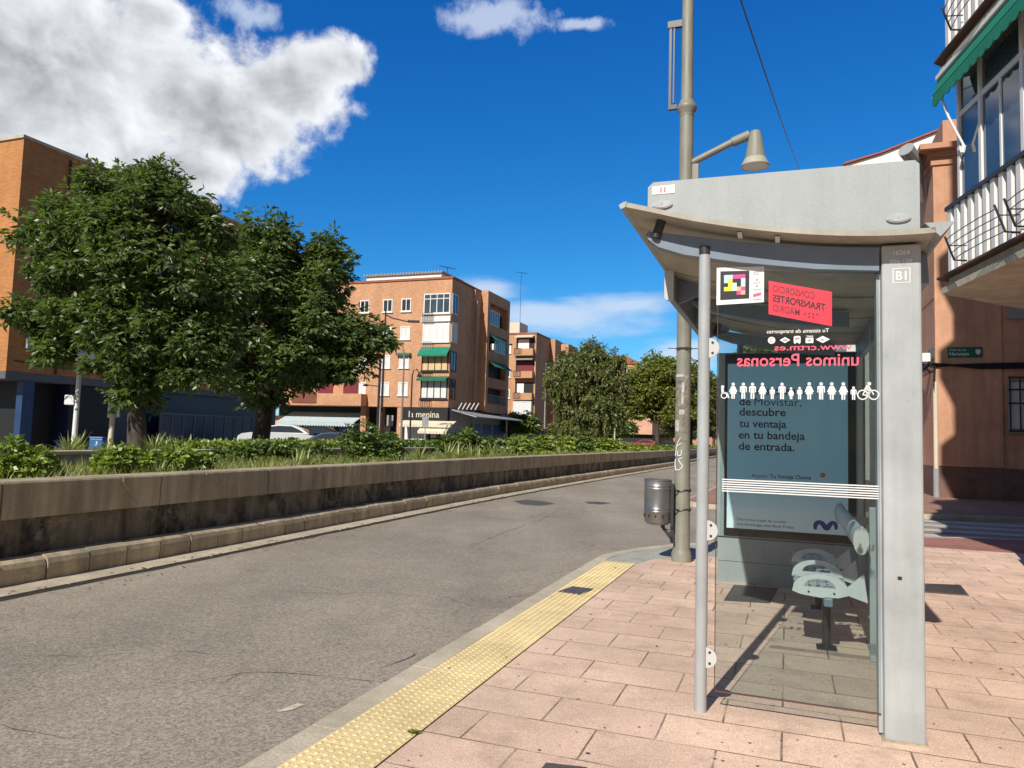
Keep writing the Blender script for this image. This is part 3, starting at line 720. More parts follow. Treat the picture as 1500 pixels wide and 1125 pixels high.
for i, zf in enumerate(fl):
    w_ = 2.75; x_ = -1.5; hh = 1.9
    fr = 'white' if i < 2 else 'darkm'; fi = ('paneb', 'blind', 'yellowb', 'blind')[i]
    window(me_, x_, zf, w_, hh, y=-.02, frame=fr, fill=fi, mull=3, fw=.10, rail=(i == 0), sill=True, name='glazed_bay')
    window(me_, .75, zf, 1.3, hh, y=.0, axis='x', frame='white' if i < 2 else 'darkm', fill='blind' if i == 1 else 'pane', mull=1, fw=.09, name='side_window', sill=False)
    rails(me_, x_-1.35, x_-.25, zf-.75, .8, -.32, mat='darkm' if i != 1 else 'greysc', step=.16, t=.02)
    if i >= 2: awning(me_, x_-1.5, x_+1.55, zf+hh+.35 if i == 2 else zf+hh+.2, .75 if i == 2 else .3, .75, 'green' if i == 2 else 'green2', y=-.02)
    if i == 1: box_part('blind_box', me_, M['white'], x_-1.5, x_+1.5, -.20, -.02, zf+hh+.003, zf+hh+.5)
for i, zf in enumerate(fl):
    for j, xx in enumerate((-4.75, -6.75, -9.3)):
        fi = 'pane' if i in (0,) else 'blind'
        o = window(me_, xx, zf+.3, 1.05, 1.25, y=-.005, frame='white', fill=fi, mull=1, fw=.10)
        if i == 2 and j == 0: awning(me_, xx-.75, xx+.75, zf+1.75, .2, .35, 'green2', y=-.005, valance=.1)
# projecting first-floor balcony on the left with maroon blinds
bz = ZB; mb = MB(); mb.box(-20.5, -8.6, -1.1, -.003, bz, bz+1.15); mb.build('balcony_parapet', M['brickM'], me_)
for k in range(4):
    x0 = -20.0+k*2.9; box_part('blind', me_, M['maroon'], x0, x0+1.7, -.06, -.004, bz+1.2, bz+2.7)
rails(me_, -16.4, -13.6, bz+.2, 1.0, -1.14, mat='maroon', step=.12, t=.02)
# rooftop store with corrugated roof
mb = MB(); mb.box(-10.2, -1.9, 1.5, 6, zt+.2, zt+.95); mb.build('roof_shed', M['white'], me_)
mb = MB(); mb.box(-10.4, -1.7, 1.3, 6.2, zt+.953, zt+1.05)
for i in range(26): mb.tube([(-10.3+i*.34, 1.25, zt+1.08), (-10.3+i*.34, 6.2, zt+1.12)], .09, 6)
mb.build('corrugated_roof', M['greysc'], me_)
# stepped volumes with balconies on the shaded side
mb = MB(); mb.box(.003, .25, 4.9, 13.2, ZB, zt-.05); mb.build('side_volume', M['brickM'], me_)
mb = MB(); mb.tube([(.36, 5.1, 0), (.36, 5.1, zt-1.2)], .09, 8); mb.build('downpipe', M['greysc'], me_)
mb = MB(); mb.box(.255, .95, 12.2, 12.8, ZB, zt+.1); mb.box(.255, 1.0, 6.4, 7.0, ZB, zt+.1); mb.box(.255, 1.0, 7.003, 12.197, zt-1.0, zt+.1); mb.build('balcony_tower', M['brickM'], me_)
for i, zf in enumerate(fl):
    mb = MB(); mb.box(.255, .95, 7.003, 12.197, zf-.95, zf+.05); mb.build('balcony_parapet', M['brickM'], me_)
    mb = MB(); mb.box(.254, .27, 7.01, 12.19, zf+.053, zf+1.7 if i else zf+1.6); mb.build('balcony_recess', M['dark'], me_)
    if i == 0: window(me_, 8.5, zf+.06, 2.8, 1.5, y=.87, axis='x', frame='white', fill='paneb', mull=3, fw=.1, sill=False, name='side_window')
    if i == 1: window(me_, 10.3, zf+.06, 3.2, 1.4, y=.87, axis='x', frame='white', fill='pane', mull=4, fw=.09, sill=False, name='side_window')
    if i in (1, 2):
        mb = MB(); mb.prism([(.95, zf+1.75), (1.75, zf+1.1), (1.75, zf+1.05), (.95, zf+1.70)], 7.2, 10.0 if i == 1 else 12.0, 'y'); mb.build('awning', M['green2'], me_)
    if i == 3: rails(me_, 7.2, 12.1, zf-.1, 1.0, 1.0, axis='x', mat='greysc', step=.3, t=.02)
mb = MB(); mb.box(.96, 1.35, 7.4, 8.1, fl[1]+.1, fl[1]+.75, .03); mb.build('air_conditioner', M['white'], me_)
# shop
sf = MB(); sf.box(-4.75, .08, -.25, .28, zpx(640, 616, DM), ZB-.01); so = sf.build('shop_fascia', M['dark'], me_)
t_ = MB(); zz_ = zpx(600, 610.5, DM); t_.text('la menina', -3.9, zz_, width=3.15, y=-.265, bold=.004); t_.build('shop_lettering', M['awncream'], so)
awning(me_, -4.4, 1.0, zpx(640, 616.5, DM), .35, .9, 'awncream', y=-.25, valance=.3)
awning(me_, -2.3, .6, zpx(640, 621, DM), .7, 1.2, 'awncream', y=-.26, valance=.25)
box_part('shop_window', me_, M['white'], -4.5, -2.3, .22, .297, .7, 2.2); box_part('shop_window', me_, M['pane'], -2.1, -.8, .22, .297, .3, 2.4); box_part('shop_window', me_, M['white'], -.7, -.1, .22, .297, .3, 1.6)
box_part('poster', me_, M['cream'], -1.8, -1.2, .205, .219, 1.2, 2.0)
for yy in (5.5, 8.5, 11.5): box_part('roller_shutter', me_, M['bluesign'], -.019, .05, yy, yy+2.2, .1, 2.7)
cp = MB(); cp.prism([(.0, ZB-.1), (2.6, ZB-.75), (2.6, ZB-.85), (.0, ZB-.2)], .6, 13.5, 'y'); cp.build('side_canopy', M['greysc'], me_)
sl = MB()
for k in range(5): sl.tube([(.9+k*.42, .3, ZB-.15), (1.25+k*.42, .3, ZB+.45)], .05, 6)
sl.build('canopy_struts', M['white'], me_)
# awning shop on the left of the ground floor
awning(me_, -18.2, -9.4, zpx(470, 601, DM), 1.0, 2.4, 'awnblue', y=1.5, valance=.45)
box_part('shop_front', me_, M['white'], -17.2, -13.6, 2.1, 2.197, .2, 2.0); box_part('shop_front', me_, M['bluesign'], -13.0, -10.2, 2.1, 2.197, .2, 2.3); box_part('shop_front', me_, M['pane'], -17.2, -13.6, 2.1, 2.197, 2.02, 2.6)
box_part('side_wall', me_, M['stuccoL'], -20.5, -17.6, .8, 2.19, 0, 3.0); box_part('red_door', me_, M['vinylr'], -19.4, -18.4, .72, .797, 0, 1.9)
pA = me_.location; q = FR(0, 0)
ax = me_.matrix_basis @ Vector((-3.0, 5.0, zt+.2)); antenna(ax.x, ax.y, ax.z, 2.2, 'tv antenna on the roof of the brick block with the corner shop', .5)

# --- second block further down the street
D2 = 102.; p2 = at(786, 489, D2); z2 = p2.z; b2 = thing('far_apartment_block', 'brick apartment block further down with stacked balconies and red blinds', 'building', (p2.x, p2.y, 0), -TH)
mb = MB(); mb.box(-12, 0, 0, 16, 2.5, z2); mb.build('wall', M['brickF'], b2); mb = MB(); mb.box(-11.8, -.3, .6, 15.8, 0, 2.497); mb.build('ground_floor', M['dark'], b2)
mb = MB(); mb.box(-12.1, .1, -.1, 16.1, z2+.003, z2+.2); mb.build('parapet_cap', M['tilered'], b2)
mb = MB(); mb.box(-5.6, -2.9, 1.0, 4.5, z2+.2, z2+1.9); mb.build('stair_head', M['cream'], b2)
for i, yp in enumerate((521, 554, 586, 606)):
    zf = zpx(770, yp, D2); x0, x1 = -2.95, -.25
    if i < 3:
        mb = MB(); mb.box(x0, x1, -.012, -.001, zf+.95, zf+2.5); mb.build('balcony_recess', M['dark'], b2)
        mb = MB(); mb.box(x0-.1, x1+.1, -.95, -.013, zf, zf+.95); mb.build('balcony_parapet', M['brickF'], b2)
        box_part('blind', b2, M[('white', 'maroon', 'white')[i]], x0+(.3 if i != 1 else .2), x0+(1.9, 2.6, 1.3)[i], -.06, -.014, zf+1.0, zf+2.35)
        if i < 2: awning(b2, x0, x1, zf+2.95, .35, .9, ('cream', 'greysc')[i], y=-.014, valance=.1)
        rails(b2, x0+.1, x0+1.1, zf+.2, .8, -1.0, mat='darkm', step=.18, t=.025)
    else:
        window(b2, (x0+x1)/2, zf-.2, 2.6, 1.9, frame='white', fill='blind', mull=1, fw=.1, y=-.7); box_part('bay_body', b2, M['cream'], x0, x1, -.69, -.003, zf-.9, zf+1.8)
for i, yp in enumerate((516, 552, 583)):
    zf = zpx(745, yp, D2); window(b2, -4.2, zf, 1.0, 1.3, frame='white', fill=('white', 'pane', 'green')[i], mull=0, fw=.14, y=-.004)
mb = MB(); mb.box(.003, .9, 6, 9, 2.5, z2+.05); mb.box(.003, 1.6, 10.5, 15.8, 2.5, z2-.1); mb.build('side_volume', M['brickF'], b2)
ax = b2.matrix_basis @ Vector((-3.6, 3.0, z2+1.9)); antenna(ax.x, ax.y, ax.z, 7.6, 'tall tv antenna on the stair head of the far brick block', .2)
D3 = 150.; p3 = at(813, 500, D3); b3 = thing('distant_apartment_block', 'distant brick apartment block behind the drooping tree', 'building', (p3.x, p3.y, 0), -TH)
mb = MB(); mb.box(-14, 0, 0, 16, 0, p3.z); mb.build('wall', M['brickF'], b3); mb = MB(); mb.box(-14.1, .1, -.1, 16.1, p3.z+.003, p3.z+.25); mb.build('parapet_cap', M['tilered'], b3)
for i in range(4): window(b3, 4, 3+i*3.4, 3., 1.6, y=0., axis='x', frame='white', fill='pane', mull=2, fw=.15)
D4 = 165.; p4 = at(933, 533, D4); b4 = thing('distant_brick_house', 'low distant brick building seen between the two street trees', 'building', (p4.x, p4.y, 0), -TH)
mb = MB(); mb.box(-16, 0, 0, 14, 0, p4.z); mb.build('wall', M['brickF'], b4); mb = MB(); mb.prism([(-16.4, p4.z+.003), (.4, p4.z+.003), (-2.5, p4.z+1.9), (-13.5, p4.z+1.9)], -.3, 14.3, 'y'); mb.build('roof', M['tilered'], b4)
for zf in (p4.z-2.6, p4.z-6.2, p4.z-9.8):
    for xx in (-2.2, -5.6, -9): window(b4, xx, zf, 1.6, 1.7, frame='white', fill='pane', mull=1, fw=.15)
D5 = 128.; p5 = at(930, 612, D5); b5 = thing('distant_shop_row', 'distant low pink shop row under the street trees', 'building', (p5.x, p5.y, 0), -TH)
mb = MB(); mb.box(-13, 3, 0, 8, 2.6, p5.z); mb.build('wall', M['stuccoL'], b5); mb = MB(); mb.box(-13, 3, .8, 8, 0, 2.597); mb.build('shop_front', M['dark'], b5)
awning(b5, -9, -3, 3.4, .8, 1.6, 'awncream')
# street end: brick row closing the view to the right
p6 = at(1075, 575, 150); b6 = thing('street_end_block', 'brick block closing the far end of the street beyond the bus shelter', 'building', (p6.x, p6.y, 0), -TH)
mb = MB(); mb.box(0, 26, 0, 14, 0, p6.z); mb.build('wall', M['brickF'], b6); mb = MB(); mb.box(-.1, 26.1, -.1, 14.1, p6.z+.003, p6.z+.25); mb.build('parapet_cap', M['tilered'], b6)
for zf in (3, 6): 
    for xx in (3, 7, 11, 15): window(b6, xx, zf, 1.6, 1.7, frame='white', fill='pane', mull=1, fw=.15)

p8 = at(925, 603, 200); b8 = thing('street_end_block', 'long low distant block closing the view below the street trees', 'building', (p8.x, p8.y, 0), -TH)
mb = MB(); mb.box(0, 44, 0, 12, 0, p8.z); mb.build('wall', M['brickF'], b8); mb = MB(); mb.box(-.1, 44.1, -.1, 12.1, p8.z+.003, p8.z+.4); mb.build('parapet_cap', M['tilered'], b8)
for zf in (3.2, 6.4):
    for k in range(11): window(b8, 2.2+k*3.9, zf, 1.8, 1.7, frame='white', fill='pane', mull=1, fw=.15)
# --- pink rendered house on the corner of the side street
P7 = gp(1372, 728, 0); PZ = zpx(1372, 232, P7.y); h7 = thing('pink_corner_house', 'pink rendered house with granite plinth on the corner of the side street', 'house', (P7.x, P7.y, 0), -TH)
PL = zpx(1400, 684, P7.y)
mb = MB(); mb.box(0, 16, .0, 30, PL+.004, PZ); mb.build('wall', M['stucco'], h7)
mb = MB(); mb.box(-.05, 16, -.05, 30, -.02, PL); mb.build('plinth', M['plinth'], h7)
mb = MB(); mb.box(.0, 1.82, -.06, -.002, PL+.02, PZ-.5); mb.build('pilaster', M['stucco'], h7)
mb = MB(); mb.box(-.16, 16, -.16, 30, PZ+.003, PZ+.18); mb.box(-.42, 16, -.42, 30, PZ+.183, PZ+.36); mb.box(-.06, 16, -.06, 30, PZ-.25, PZ-.003); mb.build('cornice', M['cornice'], h7)
mb = MB(); mb.box(.35, 1.6, .3, 3, PZ+.363, PZ+1.35); mb.build('roof_wall', M['cornice'], h7)
for zz in (PL+1.55*2.0, PL+5.4):
    mb = MB(); mb.box(-.012, -.001, .0, 30, zz, zz+.035); mb.box(0, 16, -.012, -.001, zz, zz+.03); mb.build('render_joint', M['cornice'], h7)
xw = 2.50
o = window(h7, xw+.55, zpx(1485, 630, P7.y-1), 2.2, 1.55, frame='greysc', fill='blind', mull=2, fw=.06, sill=True, y=0.)
gr = MB(); z0 = zpx(1485, 630, P7.y-1)
for k in range(9): gr.box(xw-.5+k*.26-.018, xw-.5+k*.26+.018, -.16, -.125, z0-.05, z0+1.62)
for zz in (z0-.05, z0+.8, z0+1.22, z0+1.6): gr.box(xw-.55, xw+1.65, -.165, -.12, zz, zz+.05)
gr.build('window_bars', M['darkm'], h7)
for zf in (z0+3.55,): window(h7, xw+.75, zf, 2.4, 1.6, frame='greysc', fill='greysc', mull=0, fw=.05, y=0.)
for yy in (3.2, 8.5, 14, 20, 26):
    for zf in (1.8, 5.4): window(h7, yy, zf, 1.3, 1.8, y=-.0, axis='x', frame='darkm', fill='pane', mull=1) if False else None
mb = MB(); mb.box(xw-.02+.9, xw+1.8, -.03, -.002, PL+.12, PL+.5); oo = mb.build('wall_plate', M['white'], h7); mb = MB(); mb.box(xw+.95, xw+1.7, -.036, -.031, PL+.17, PL+.45); mb.build('plate_face', M['signg'], oo)
mb = MB(); mb.tube([(-.02, -.12, .25), (-.02, -.12, zpx(1372, 560, P7.y))], .07, 10); mb.build('downpipe', M['cream'], h7)
mb = MB(); mb.tube([(-.02, -.12, 0), (-.02, -.12, .9)], .09, 10); mb.build('downpipe_guard', M['greysc'], h7)
cz = zpx(1380, 537, P7.y); mb = MB()
for k in range(5): mb.tube([(-.1, -.12-k*.02, cz+.02*k), (1.2, -.11, cz+.05-k*.03), (4, -.09, cz+.1-k*.04), (9, -.08, cz+.25-k*.04)], .035, 6)
for k in range(7):
    a = k*.9; mb.tube([(-.15+.1*math.cos(a), -.2, cz-.05+.18*math.sin(a)), (-.42+.2*math.sin(a*2), .1, cz-.1+.22*math.cos(a*1.3)), (-.18, .8, cz+.1*math.sin(a)), (-.1, 2.5, cz+.05)], .035, 6)
mb.tube([(-.03, -.15, cz), (-.06, -.16, cz-.6), (-.02, -.14, cz-1.2)], .03, 6); mb.build('cable_bundle', M['vinylk'], h7)
mb = MB(); mb.box(-.35, -.1, .1, .35, cz+.15, cz+.45, .03); mb.build('junction_box', M['white'], h7)
mb = MB(); cxz = zpx(1352, 222, P7.y); mb.tube([(-.8, -.2, cxz+.1), (-.45, .3, cxz-.2), (-.3, 1.2, cxz-1.2)], .25, 12); mb.build('flue_pipe', M['greysc'], h7)
# street name plates
sg = thing('street_name_sign', 'green street name plate with white lettering on the front of the pink house', 'street sign', h7.matrix_basis @ Vector((.34, -.095, zpx(1415, 523, P7.y-.5))), -TH)
mb = MB(); mb.box(0, .95, 0, .03, 0, .33, .008); mb.build('plate', M['signg'], sg)
mb = MB(); mb.text('Calle de los', .05, .21, height=.072, y=-.004, bold=.01); mb.text('Naranjos', .05, .07, height=.108, y=-.004, bold=.016)
mb.flat([(.77, .25), (.90, .25), (.90, .14), (.835, .075), (.77, .14)], -.004); mb.build('lettering', M['vinylw'], sg)
sg2 = thing('street_name_sign', 'small green street name plate round the corner on the left side of the pink house', 'street sign', h7.matrix_basis @ Vector((-.004, .15, zpx(1360, 524, P7.y))), -TH)
mb = MB(); mb.box(-.03, 0, .0, .95, 0, .36, .006); mb.build('plate', M['signg'], sg2)
mb = MB(); mb.box(-.033, -.031, .1, .7, .24, .27); mb.box(-.033, -.031, .1, .8, .1, .18); mb.build('lettering', M['greysc'], sg2)
# pale house with tiled verge behind the pink one
pb = at(1290, 226, 34.); hb = thing('pale_gabled_house', 'pale house wall with a red tiled verge rising behind the pink house', 'house', (pb.x, pb.y, 0), -TH)
pb2 = at(1384, 198, 34.)
mb = MB(); mb.prism([(-1.5, 0), (9, 0), (9, pb2.z+1.4), (3.0, pb2.z), (0, pb.z), (-1.5, pb.z-.35)], 0, 8, 'y'); mb.build('wall', M['white'], hb)
mb = MB(); mb.prism([(-1.6, pb.z-.35), (0, pb.z+.02), (3.0, pb2.z+.02), (9.1, pb2.z+1.43), (9.1, pb2.z+1.5), (3.0, pb2.z+.085), (0, pb.z+.08), (-1.6, pb.z-.28)], -.15, 8.1, 'y'); mb.build('roof', M['tilered'], hb)

# --- balcony block on the near right
PB = at(1380, 431, 10.0); fz = PB.z            # tip of the first balcony slab
BA = R(9.)                                      # its front runs along this azimuth
bb = thing('balcony_building', 'near apartment building on the right with glazed white railed balconies and a green awning', 'building', (PB.x, PB.y, 0), -BA)
ST = zpx(1375, 90, 10.0)-zpx(1374, 408, 10.0)
wl = bb.matrix_basis.inverted() @ Vector((6.62, 9.45, 0))
BW = wl.x; BWy = wl.y
mb = MB(); mb.prism([(BW, BWy), (BW+4.5, BWy+4.0), (BW+16, BWy+2), (BW+16, -12), (BW, -12)], 0, 11.5, 'z'); mb.build('wall', M['stuccoL'], bb)
mb = MB(); mb.prism([(BW-.28, BWy-.05), (BW+4.5, BWy+3.9), (BW+16, BWy+2), (BW+16, -12), (BW-.28, -12)], 11.5, 24, 'z')
for zz in (13.2, 16.2, 19.2): mb.prism([(BW-.62, BWy+.15), (BW+1, BWy+1.2), (BW+1, -3), (BW-.62, -3)], zz, zz+.9, 'z')
mb.build('upper_wall', M['stuccoL'], bb)
mb = MB(); mb.prism([(BW-.03, BWy+.03), (BW-.03, -12), (BW+.2, -12), (BW+.2, BWy)], 0, .9, 'z'); mb.build('plinth', M['plinth'], bb)
for i in range(3):
    z = fz+ST*i
    out = [(0, 0), (0, -12), (BW+.3, -12), (BW+.3, BWy+.2), (2.6, 1.9)]
    inn = [(.07, -.06), (.07, -12), (BW+.3, -12), (BW+.3, BWy+.1), (2.6, 1.82)]
    mb = MB(); mb.prism(out, z, z+.085, 'z'); mb.prism(inn, z+.085, z+.205, 'z'); mb.build('balcony_slab', M['slabc'], bb)
    o2 = [(-.05, .05), (-.05, -12), (BW+.3, -12), (BW+.3, BWy+.2), (2.6, 1.95)]
    mb = MB(); mb.prism(o2, z+.208, z+.235, 'z'); mb.build('slab_edging', plain('brown_edging', (.10, .05, .035), .7), bb)
    zr = z+.27; H_ = zpx(1395, 291, 10.)-zpx(1397, 388, 10.)
    mb = MB(); k = 0; y = -.12
    while y > -9: mb.box(.055, .125, y-.05, y+.045, zr, zr+H_-.05); y -= .2
    for j in range(14): t = .06+j*.19; mb.box(.1+t*.82, .1+t*.82+.1, -.05+t*.57, -.03+t*.57, zr, zr+H_-.05)
    mb.build('railing_slats', M['white'], bb)
    mb = MB(); mb.box(.035, .15, -9, -.02, zr+H_-.055, zr+H_); mb.box(.09, .14, -9, -.02, zr-.03, zr); mb.tube([(.12, -.02, zr+H_-.02), (2.7, 1.75, zr+H_-.02)], .025, 6)
    y = -.12
    while y > -9: mb.box(.127, .14, y-.012, y+.004, zr, zr+H_); y -= .185*4
    mb.build('railing_frame', M['darkm'], bb)
    # curved wire flower-pot holders
    for y0 in (-.62, -2.15):
        mb = MB()
        for j in range(4): zz = zr+.06+j*.085; mb.tube([(-.10-.03*j, y0-.02, zz), (-.16-.03*j, y0-.35, zz-.02), (-.18-.03*j, y0-.68, zz-.03), (-.16-.03*j, y0-1.0, zz-.02), (-.10-.03*j, y0-1.33, zz)], .006, 5)
        for yy in (y0-.02, y0-1.33): mb.tube([(-.21, yy, zr+.36), (-.10, yy, zr+.05), (.05, yy, zr+.04)], .014, 5); mb.tube([(-.17, yy, zr+.24), (.05, yy, zr+.24)], .008, 5)
        mb.build('pot_holder', M['darkm'], bb)
    if i == 2: break
    # glazing above the railing
    zg = zr+H_-.25; zh = z+ST-.01
    gy = .22; fr = MB(); pa = MB()
    zm = zg+(zh-zg)*.70
    posts = [-.1, -.72, -1.75, -2.75, -3.7, -4.7, -5.7, -6.7, -7.7]
    for k, yp in enumerate(posts): fr.box(gy-.03, gy+.05, yp-.035, yp+.035, zr, zh)
    fr.box(gy-.02, gy+.045, -9, -.06, zm, zm+.07); fr.box(gy-.02, gy+.045, -9, -.06, zh-.09, zh-.001); fr.box(gy-.02, gy+.045, -9, -.06, zg-.02, zg+.05)
    for yp in (-1.22, -2.22, -3.2): fr.box(gy-.015, gy+.03, yp-.022, yp+.022, zg, zm)
    fr.tube([(gy, -.06, zm+.03), (2.7, 1.65, zm+.03)], .03, 6); fr.tube([(gy+1.2, .72, zr), (gy+1.2, .72, zh)], .035, 6)
    fo_ = fr.build('glazing_frame', M['white'], bb)
    pa.box(gy, gy+.012, -9, -.1, zr, zh-.05); pa.prism([(gy, -.1), (2.7, 1.62), (2.7, 1.6), (gy, -.12)], zr, zh-.05, 'z'); pa.build('pane', M['glassbay'] if 'glassbay' in M else M['paneb'], fo_)
    # curtains / interior behind the glass
    if i == 0:
        cu = MB()
        for k in range(7): cu.box(gy+.16, gy+.2, -.55+k*.05-.02, -.55+k*.05+.02, zr, zm-.1)
        cu.build('curtain', M['blind'], bb)
# green awning with scalloped valance below the upper slab, rolled partly out
za = fz+ST+.02; mb = MB()
mb.prism([(.02, za), (.02, za-.05), (-.05, za-.30), (-.07, za-.27)], -9, .06, 'y'); aw = mb.build('awning', M['green'], bb)
mb = MB(); n = 46; va = [( .06, za-.29)]
for k in range(n):
    y = .06-9*k/n; va += [(y, za-.42), (y-9/n*.25, za-.455), (y-9/n*.5, za-.465), (y-9/n*.75, za-.455)]
va += [(-8.94, za-.42), (-8.94, za-.29)]
mb.prism(va, -.072, -.060, 'x'); mb.build('valance', M['green'], aw)
mb = MB(); mb.tube([(-.045, -9, za-.29), (-.045, .1, za-.29)], .022, 8); mb.build('front_bar', M['white'], aw)
mb = MB(); mb.box(-.035, .015, -9, .04, za-.06, za-.003); mb.build('awning_box', M['white'], aw)
for yy in (-.12, -3.6):
    mb = MB(); mb.tube([(-.05, yy, za-.30), (.02, yy-.12, za-.72), (.17, yy-.2, za-1.15)], .016, 8); mb.tube([(.17, yy-.2, za-1.15), (.15, yy-.2, za-1.25)], .03, 8); mb.build('folding_arm', M['white'], aw)

# overhead cable
c0 = at(1075, -30, 9.); c1 = at(1196, 290, 36.)
mb = MB(); mb.tube([c0.lerp(c1, t) + Vector((0, 0, -.5*math.sin(math.pi*t))) for t in [i/14 for i in range(15)]], .012, 5)
oc = mb.build('overhead_cable', M['vinylk'], None); tag(oc, 'thin dark overhead cable crossing the blue sky above the bus shelter', 'cable')
# ------------------------------------------------------------------ bus shelter (x = across, y = along, z up)
sh = thing('bus_shelter', 'grey steel bus shelter with curved roof and a red sticker on its glass', 'bus shelter', SO, -TH)
RL = 4.35                                              # far end of the roof
prof = [(-.44, 2.865), (-.30, 2.825), (-.10, 2.765), (.10, 2.715), (.30, 2.673), (.50, 2.64), (.70, 2.615), (.90, 2.60), (1.09, 2.597), (1.16, 2.60)]
pr = [(p.x, p.y) for p in catmull(prof, .06)]
up = [(x, z+.028) for x, z in pr]
mb = MB(); mb.prism(pr + up[::-1], -.155, RL, 'y'); mb.build('roof_panel', M['roofu'], sh, True, 30)
mb = MB(); mb.prism([(-.465, 2.852), (-.44, 2.862), (-.43, 2.897), (-.455, 2.892), (-.478, 2.876)], -.16, RL+.005, 'y'); mb.build('roof_edge', M['shell'], sh)
mb = MB()
for x0, x1 in ((-.40, -.10), (.12, .42), (.62, .9)):  # seams of the underside lining
    for y in (.95, 2.05, 3.15):
        zz = np.interp((x0+x1)/2, [p[0] for p in pr], [p[1] for p in pr])
seam = MB()
for y in (.62, 1.55, 2.5, 3.4):
    poly = [(x, z-.002) for x, z in pr] + [(x, z-.010) for x, z in pr[::-1]]; seam.prism(poly, y, y+.06, 'y')
seam.build('roof_rib', M['roofu'], sh)
# triangular gutter along the back edge
mb = MB(); mb.prism([(1.11, 2.652), (1.245, 2.652), (1.18, 2.578)], -.155, RL, 'y'); mb.build('gutter', M['shell'], sh)
mb = MB(); mb.prism([(1.13, 2.588), (1.18, 2.588), (1.19, 2.42), (1.14, 2.42)], .24, RL-.1, 'y'); mb.build('back_beam', M['sheld'], sh)
# cross beams
def beam(y0, y1):
    mb = MB(); mb.prism([(-.345, 2.735), (-.33, 2.755), (.2, 2.655), (.6, 2.60), (.915, 2.575), (.915, 2.45), (.6, 2.475), (.2, 2.535), (-.12, 2.60), (-.27, 2.655), (-.33, 2.705)], y0, y1, 'y'); return mb.build('roof_beam', M['sheld'], sh)
beam(.0, .10); beam(2.05, 2.15); beam(4.0, 4.1)
for y in (.05, 2.1, 4.05):
    for x in (-.27,):
        z = np.interp(x, [p[0] for p in pr], [p[1] for p in pr]); mb = MB(); mb.tube([(x-.015, y-.06, z-.11), (x+.02, y-.06, z-.004)], .028, 14); mb.build('roof_strut', M['darkm'], sh, True)
# small bright fixing plates between the roof and the beam
for x, y in ((.20, -.05), (.40, -.05)):
    z = np.interp(x, [p[0] for p in pr], [p[1] for p in pr]); mb = MB(); mb.box(x-.012, x+.012, y-.05, y+.045, z-.022, z-.010); mb.build('fixing_plate', M['vinylw'], sh)
# route header along the near end, and a fascia box at the road edge
hp = [(-.31, 2.80), (1.09, 2.60), (1.09, 2.968), (1.07, 2.99), (-.28, 3.0), (-.31, 2.972)]
hp = [(x, max(z, np.interp(x, [p[0] for p in up], [p[1] for p in up])+.002) if z < 2.9 else z) for x, z in ([(-.31+1.4*i/16, 0) for i in range(17)] + hp[2:])]
mb = MB(); mb.prism(hp, -.145, -.095, 'y'); hd = mb.build('header_panel', M['shell'], sh)
st = MB(); st.box(-.285, -.155, -.1485, -.1455, 2.925, 2.975, .001); so_ = st.build('number_sticker', M['vinylw'], hd)
t_ = MB(); t_.text('11', -.2375, 2.935, height=.032, y=-.150, bold=.03); t_.build('number', M['reds'], so_)
for cx, cz in ((-.225, 2.862), (.99, 2.688)):
    mb = MB(); n = 28; e = [(cx+.058*math.cos(2*math.pi*k/n), cz+.024*math.sin(2*math.pi*k/n)) for k in range(n)]; e2 = [(cx+.050*math.cos(2*math.pi*k/n), cz+.019*math.sin(2*math.pi*k/n)) for k in range(n)]
    mb.prism(e, -.157, -.146, 'y'); mb.prism(e2, -.16, -.157, 'y'); oc_ = mb.build('oval_cap', M['shel'], hd)
    t_ = MB(); t_.text('P', cx-.005, cz-.007, height=.014, y=-.1612); t_.build('cap_mark', M['greysc'], oc_)
fx = MB(); fx.box(-.455, -.40, 1.55, RL-.05, 2.64, 2.875, .012); fo2 = fx.build('fascia_box', M['sheld'], sh)
fe = MB(); n = 12; fe.prism([(-.466, 2.865), (-.395, 2.855), (-.395, 2.64), (-.41, 2.62), (-.45, 2.62), (-.466, 2.64)], 1.50, 1.548, 'y'); fe.build('fascia_end', M['clampw'], fo2)
for y in (1.8, 3.0, 4.0):
    mb = MB(); mb.prism([(-.398, 2.64), (-.398, 2.85), (-.15, 2.76), (-.15, 2.73)], y, y+.03, 'y'); mb.build('fascia_bracket', M['sheld'], sh)
# near pillar with its lettering
mb = MB(); mb.box(.925, 1.115, -.01, .16, -.02, 2.585, .012); pl_ = mb.build('pillar', M['shel'], sh)
mb = MB(); mb.box(.905, .924, .05, .15, 0.02, 2.44); mb.build('glazing_channel', M['shel'], sh)
pw = MB(); pw.text('16264', .982, 2.528, width=.078, y=-.0115, bold=.012); pw.text('006-129', .966, 2.482, width=.105, y=-.0115, bold=.012); pw.text('B1', .994, 2.392, width=.050, height=.050, y=-.0115, bold=.016)
for (a, b_, c_, d_) in ((.978, 1.062, 2.376, 2.380), (.978, 1.062, 2.452, 2.456), (.978, .982, 2.380, 2.452), (1.058, 1.062, 2.380, 2.452)):
    pw.flat([(a, c_), (b_, c_), (b_, d_), (a, d_)], -.0115)
pw.build('pillar_lettering', M['vinylw'], pl_)
dm = MB(); dm.prism([(1.0+.011*math.cos(k*.785)*(1+.3*(k % 2)), .83+.010*math.sin(k*.785)) for k in range(8)], -.0125, -.0105, 'y'); dm.build('paint_chip', M['darkm'], pl_)
mb = MB(); mb.box(.915, 1.125, -.02, .17, 0.0, .012); mb.build('pillar_foot', M['kerb2'], sh)
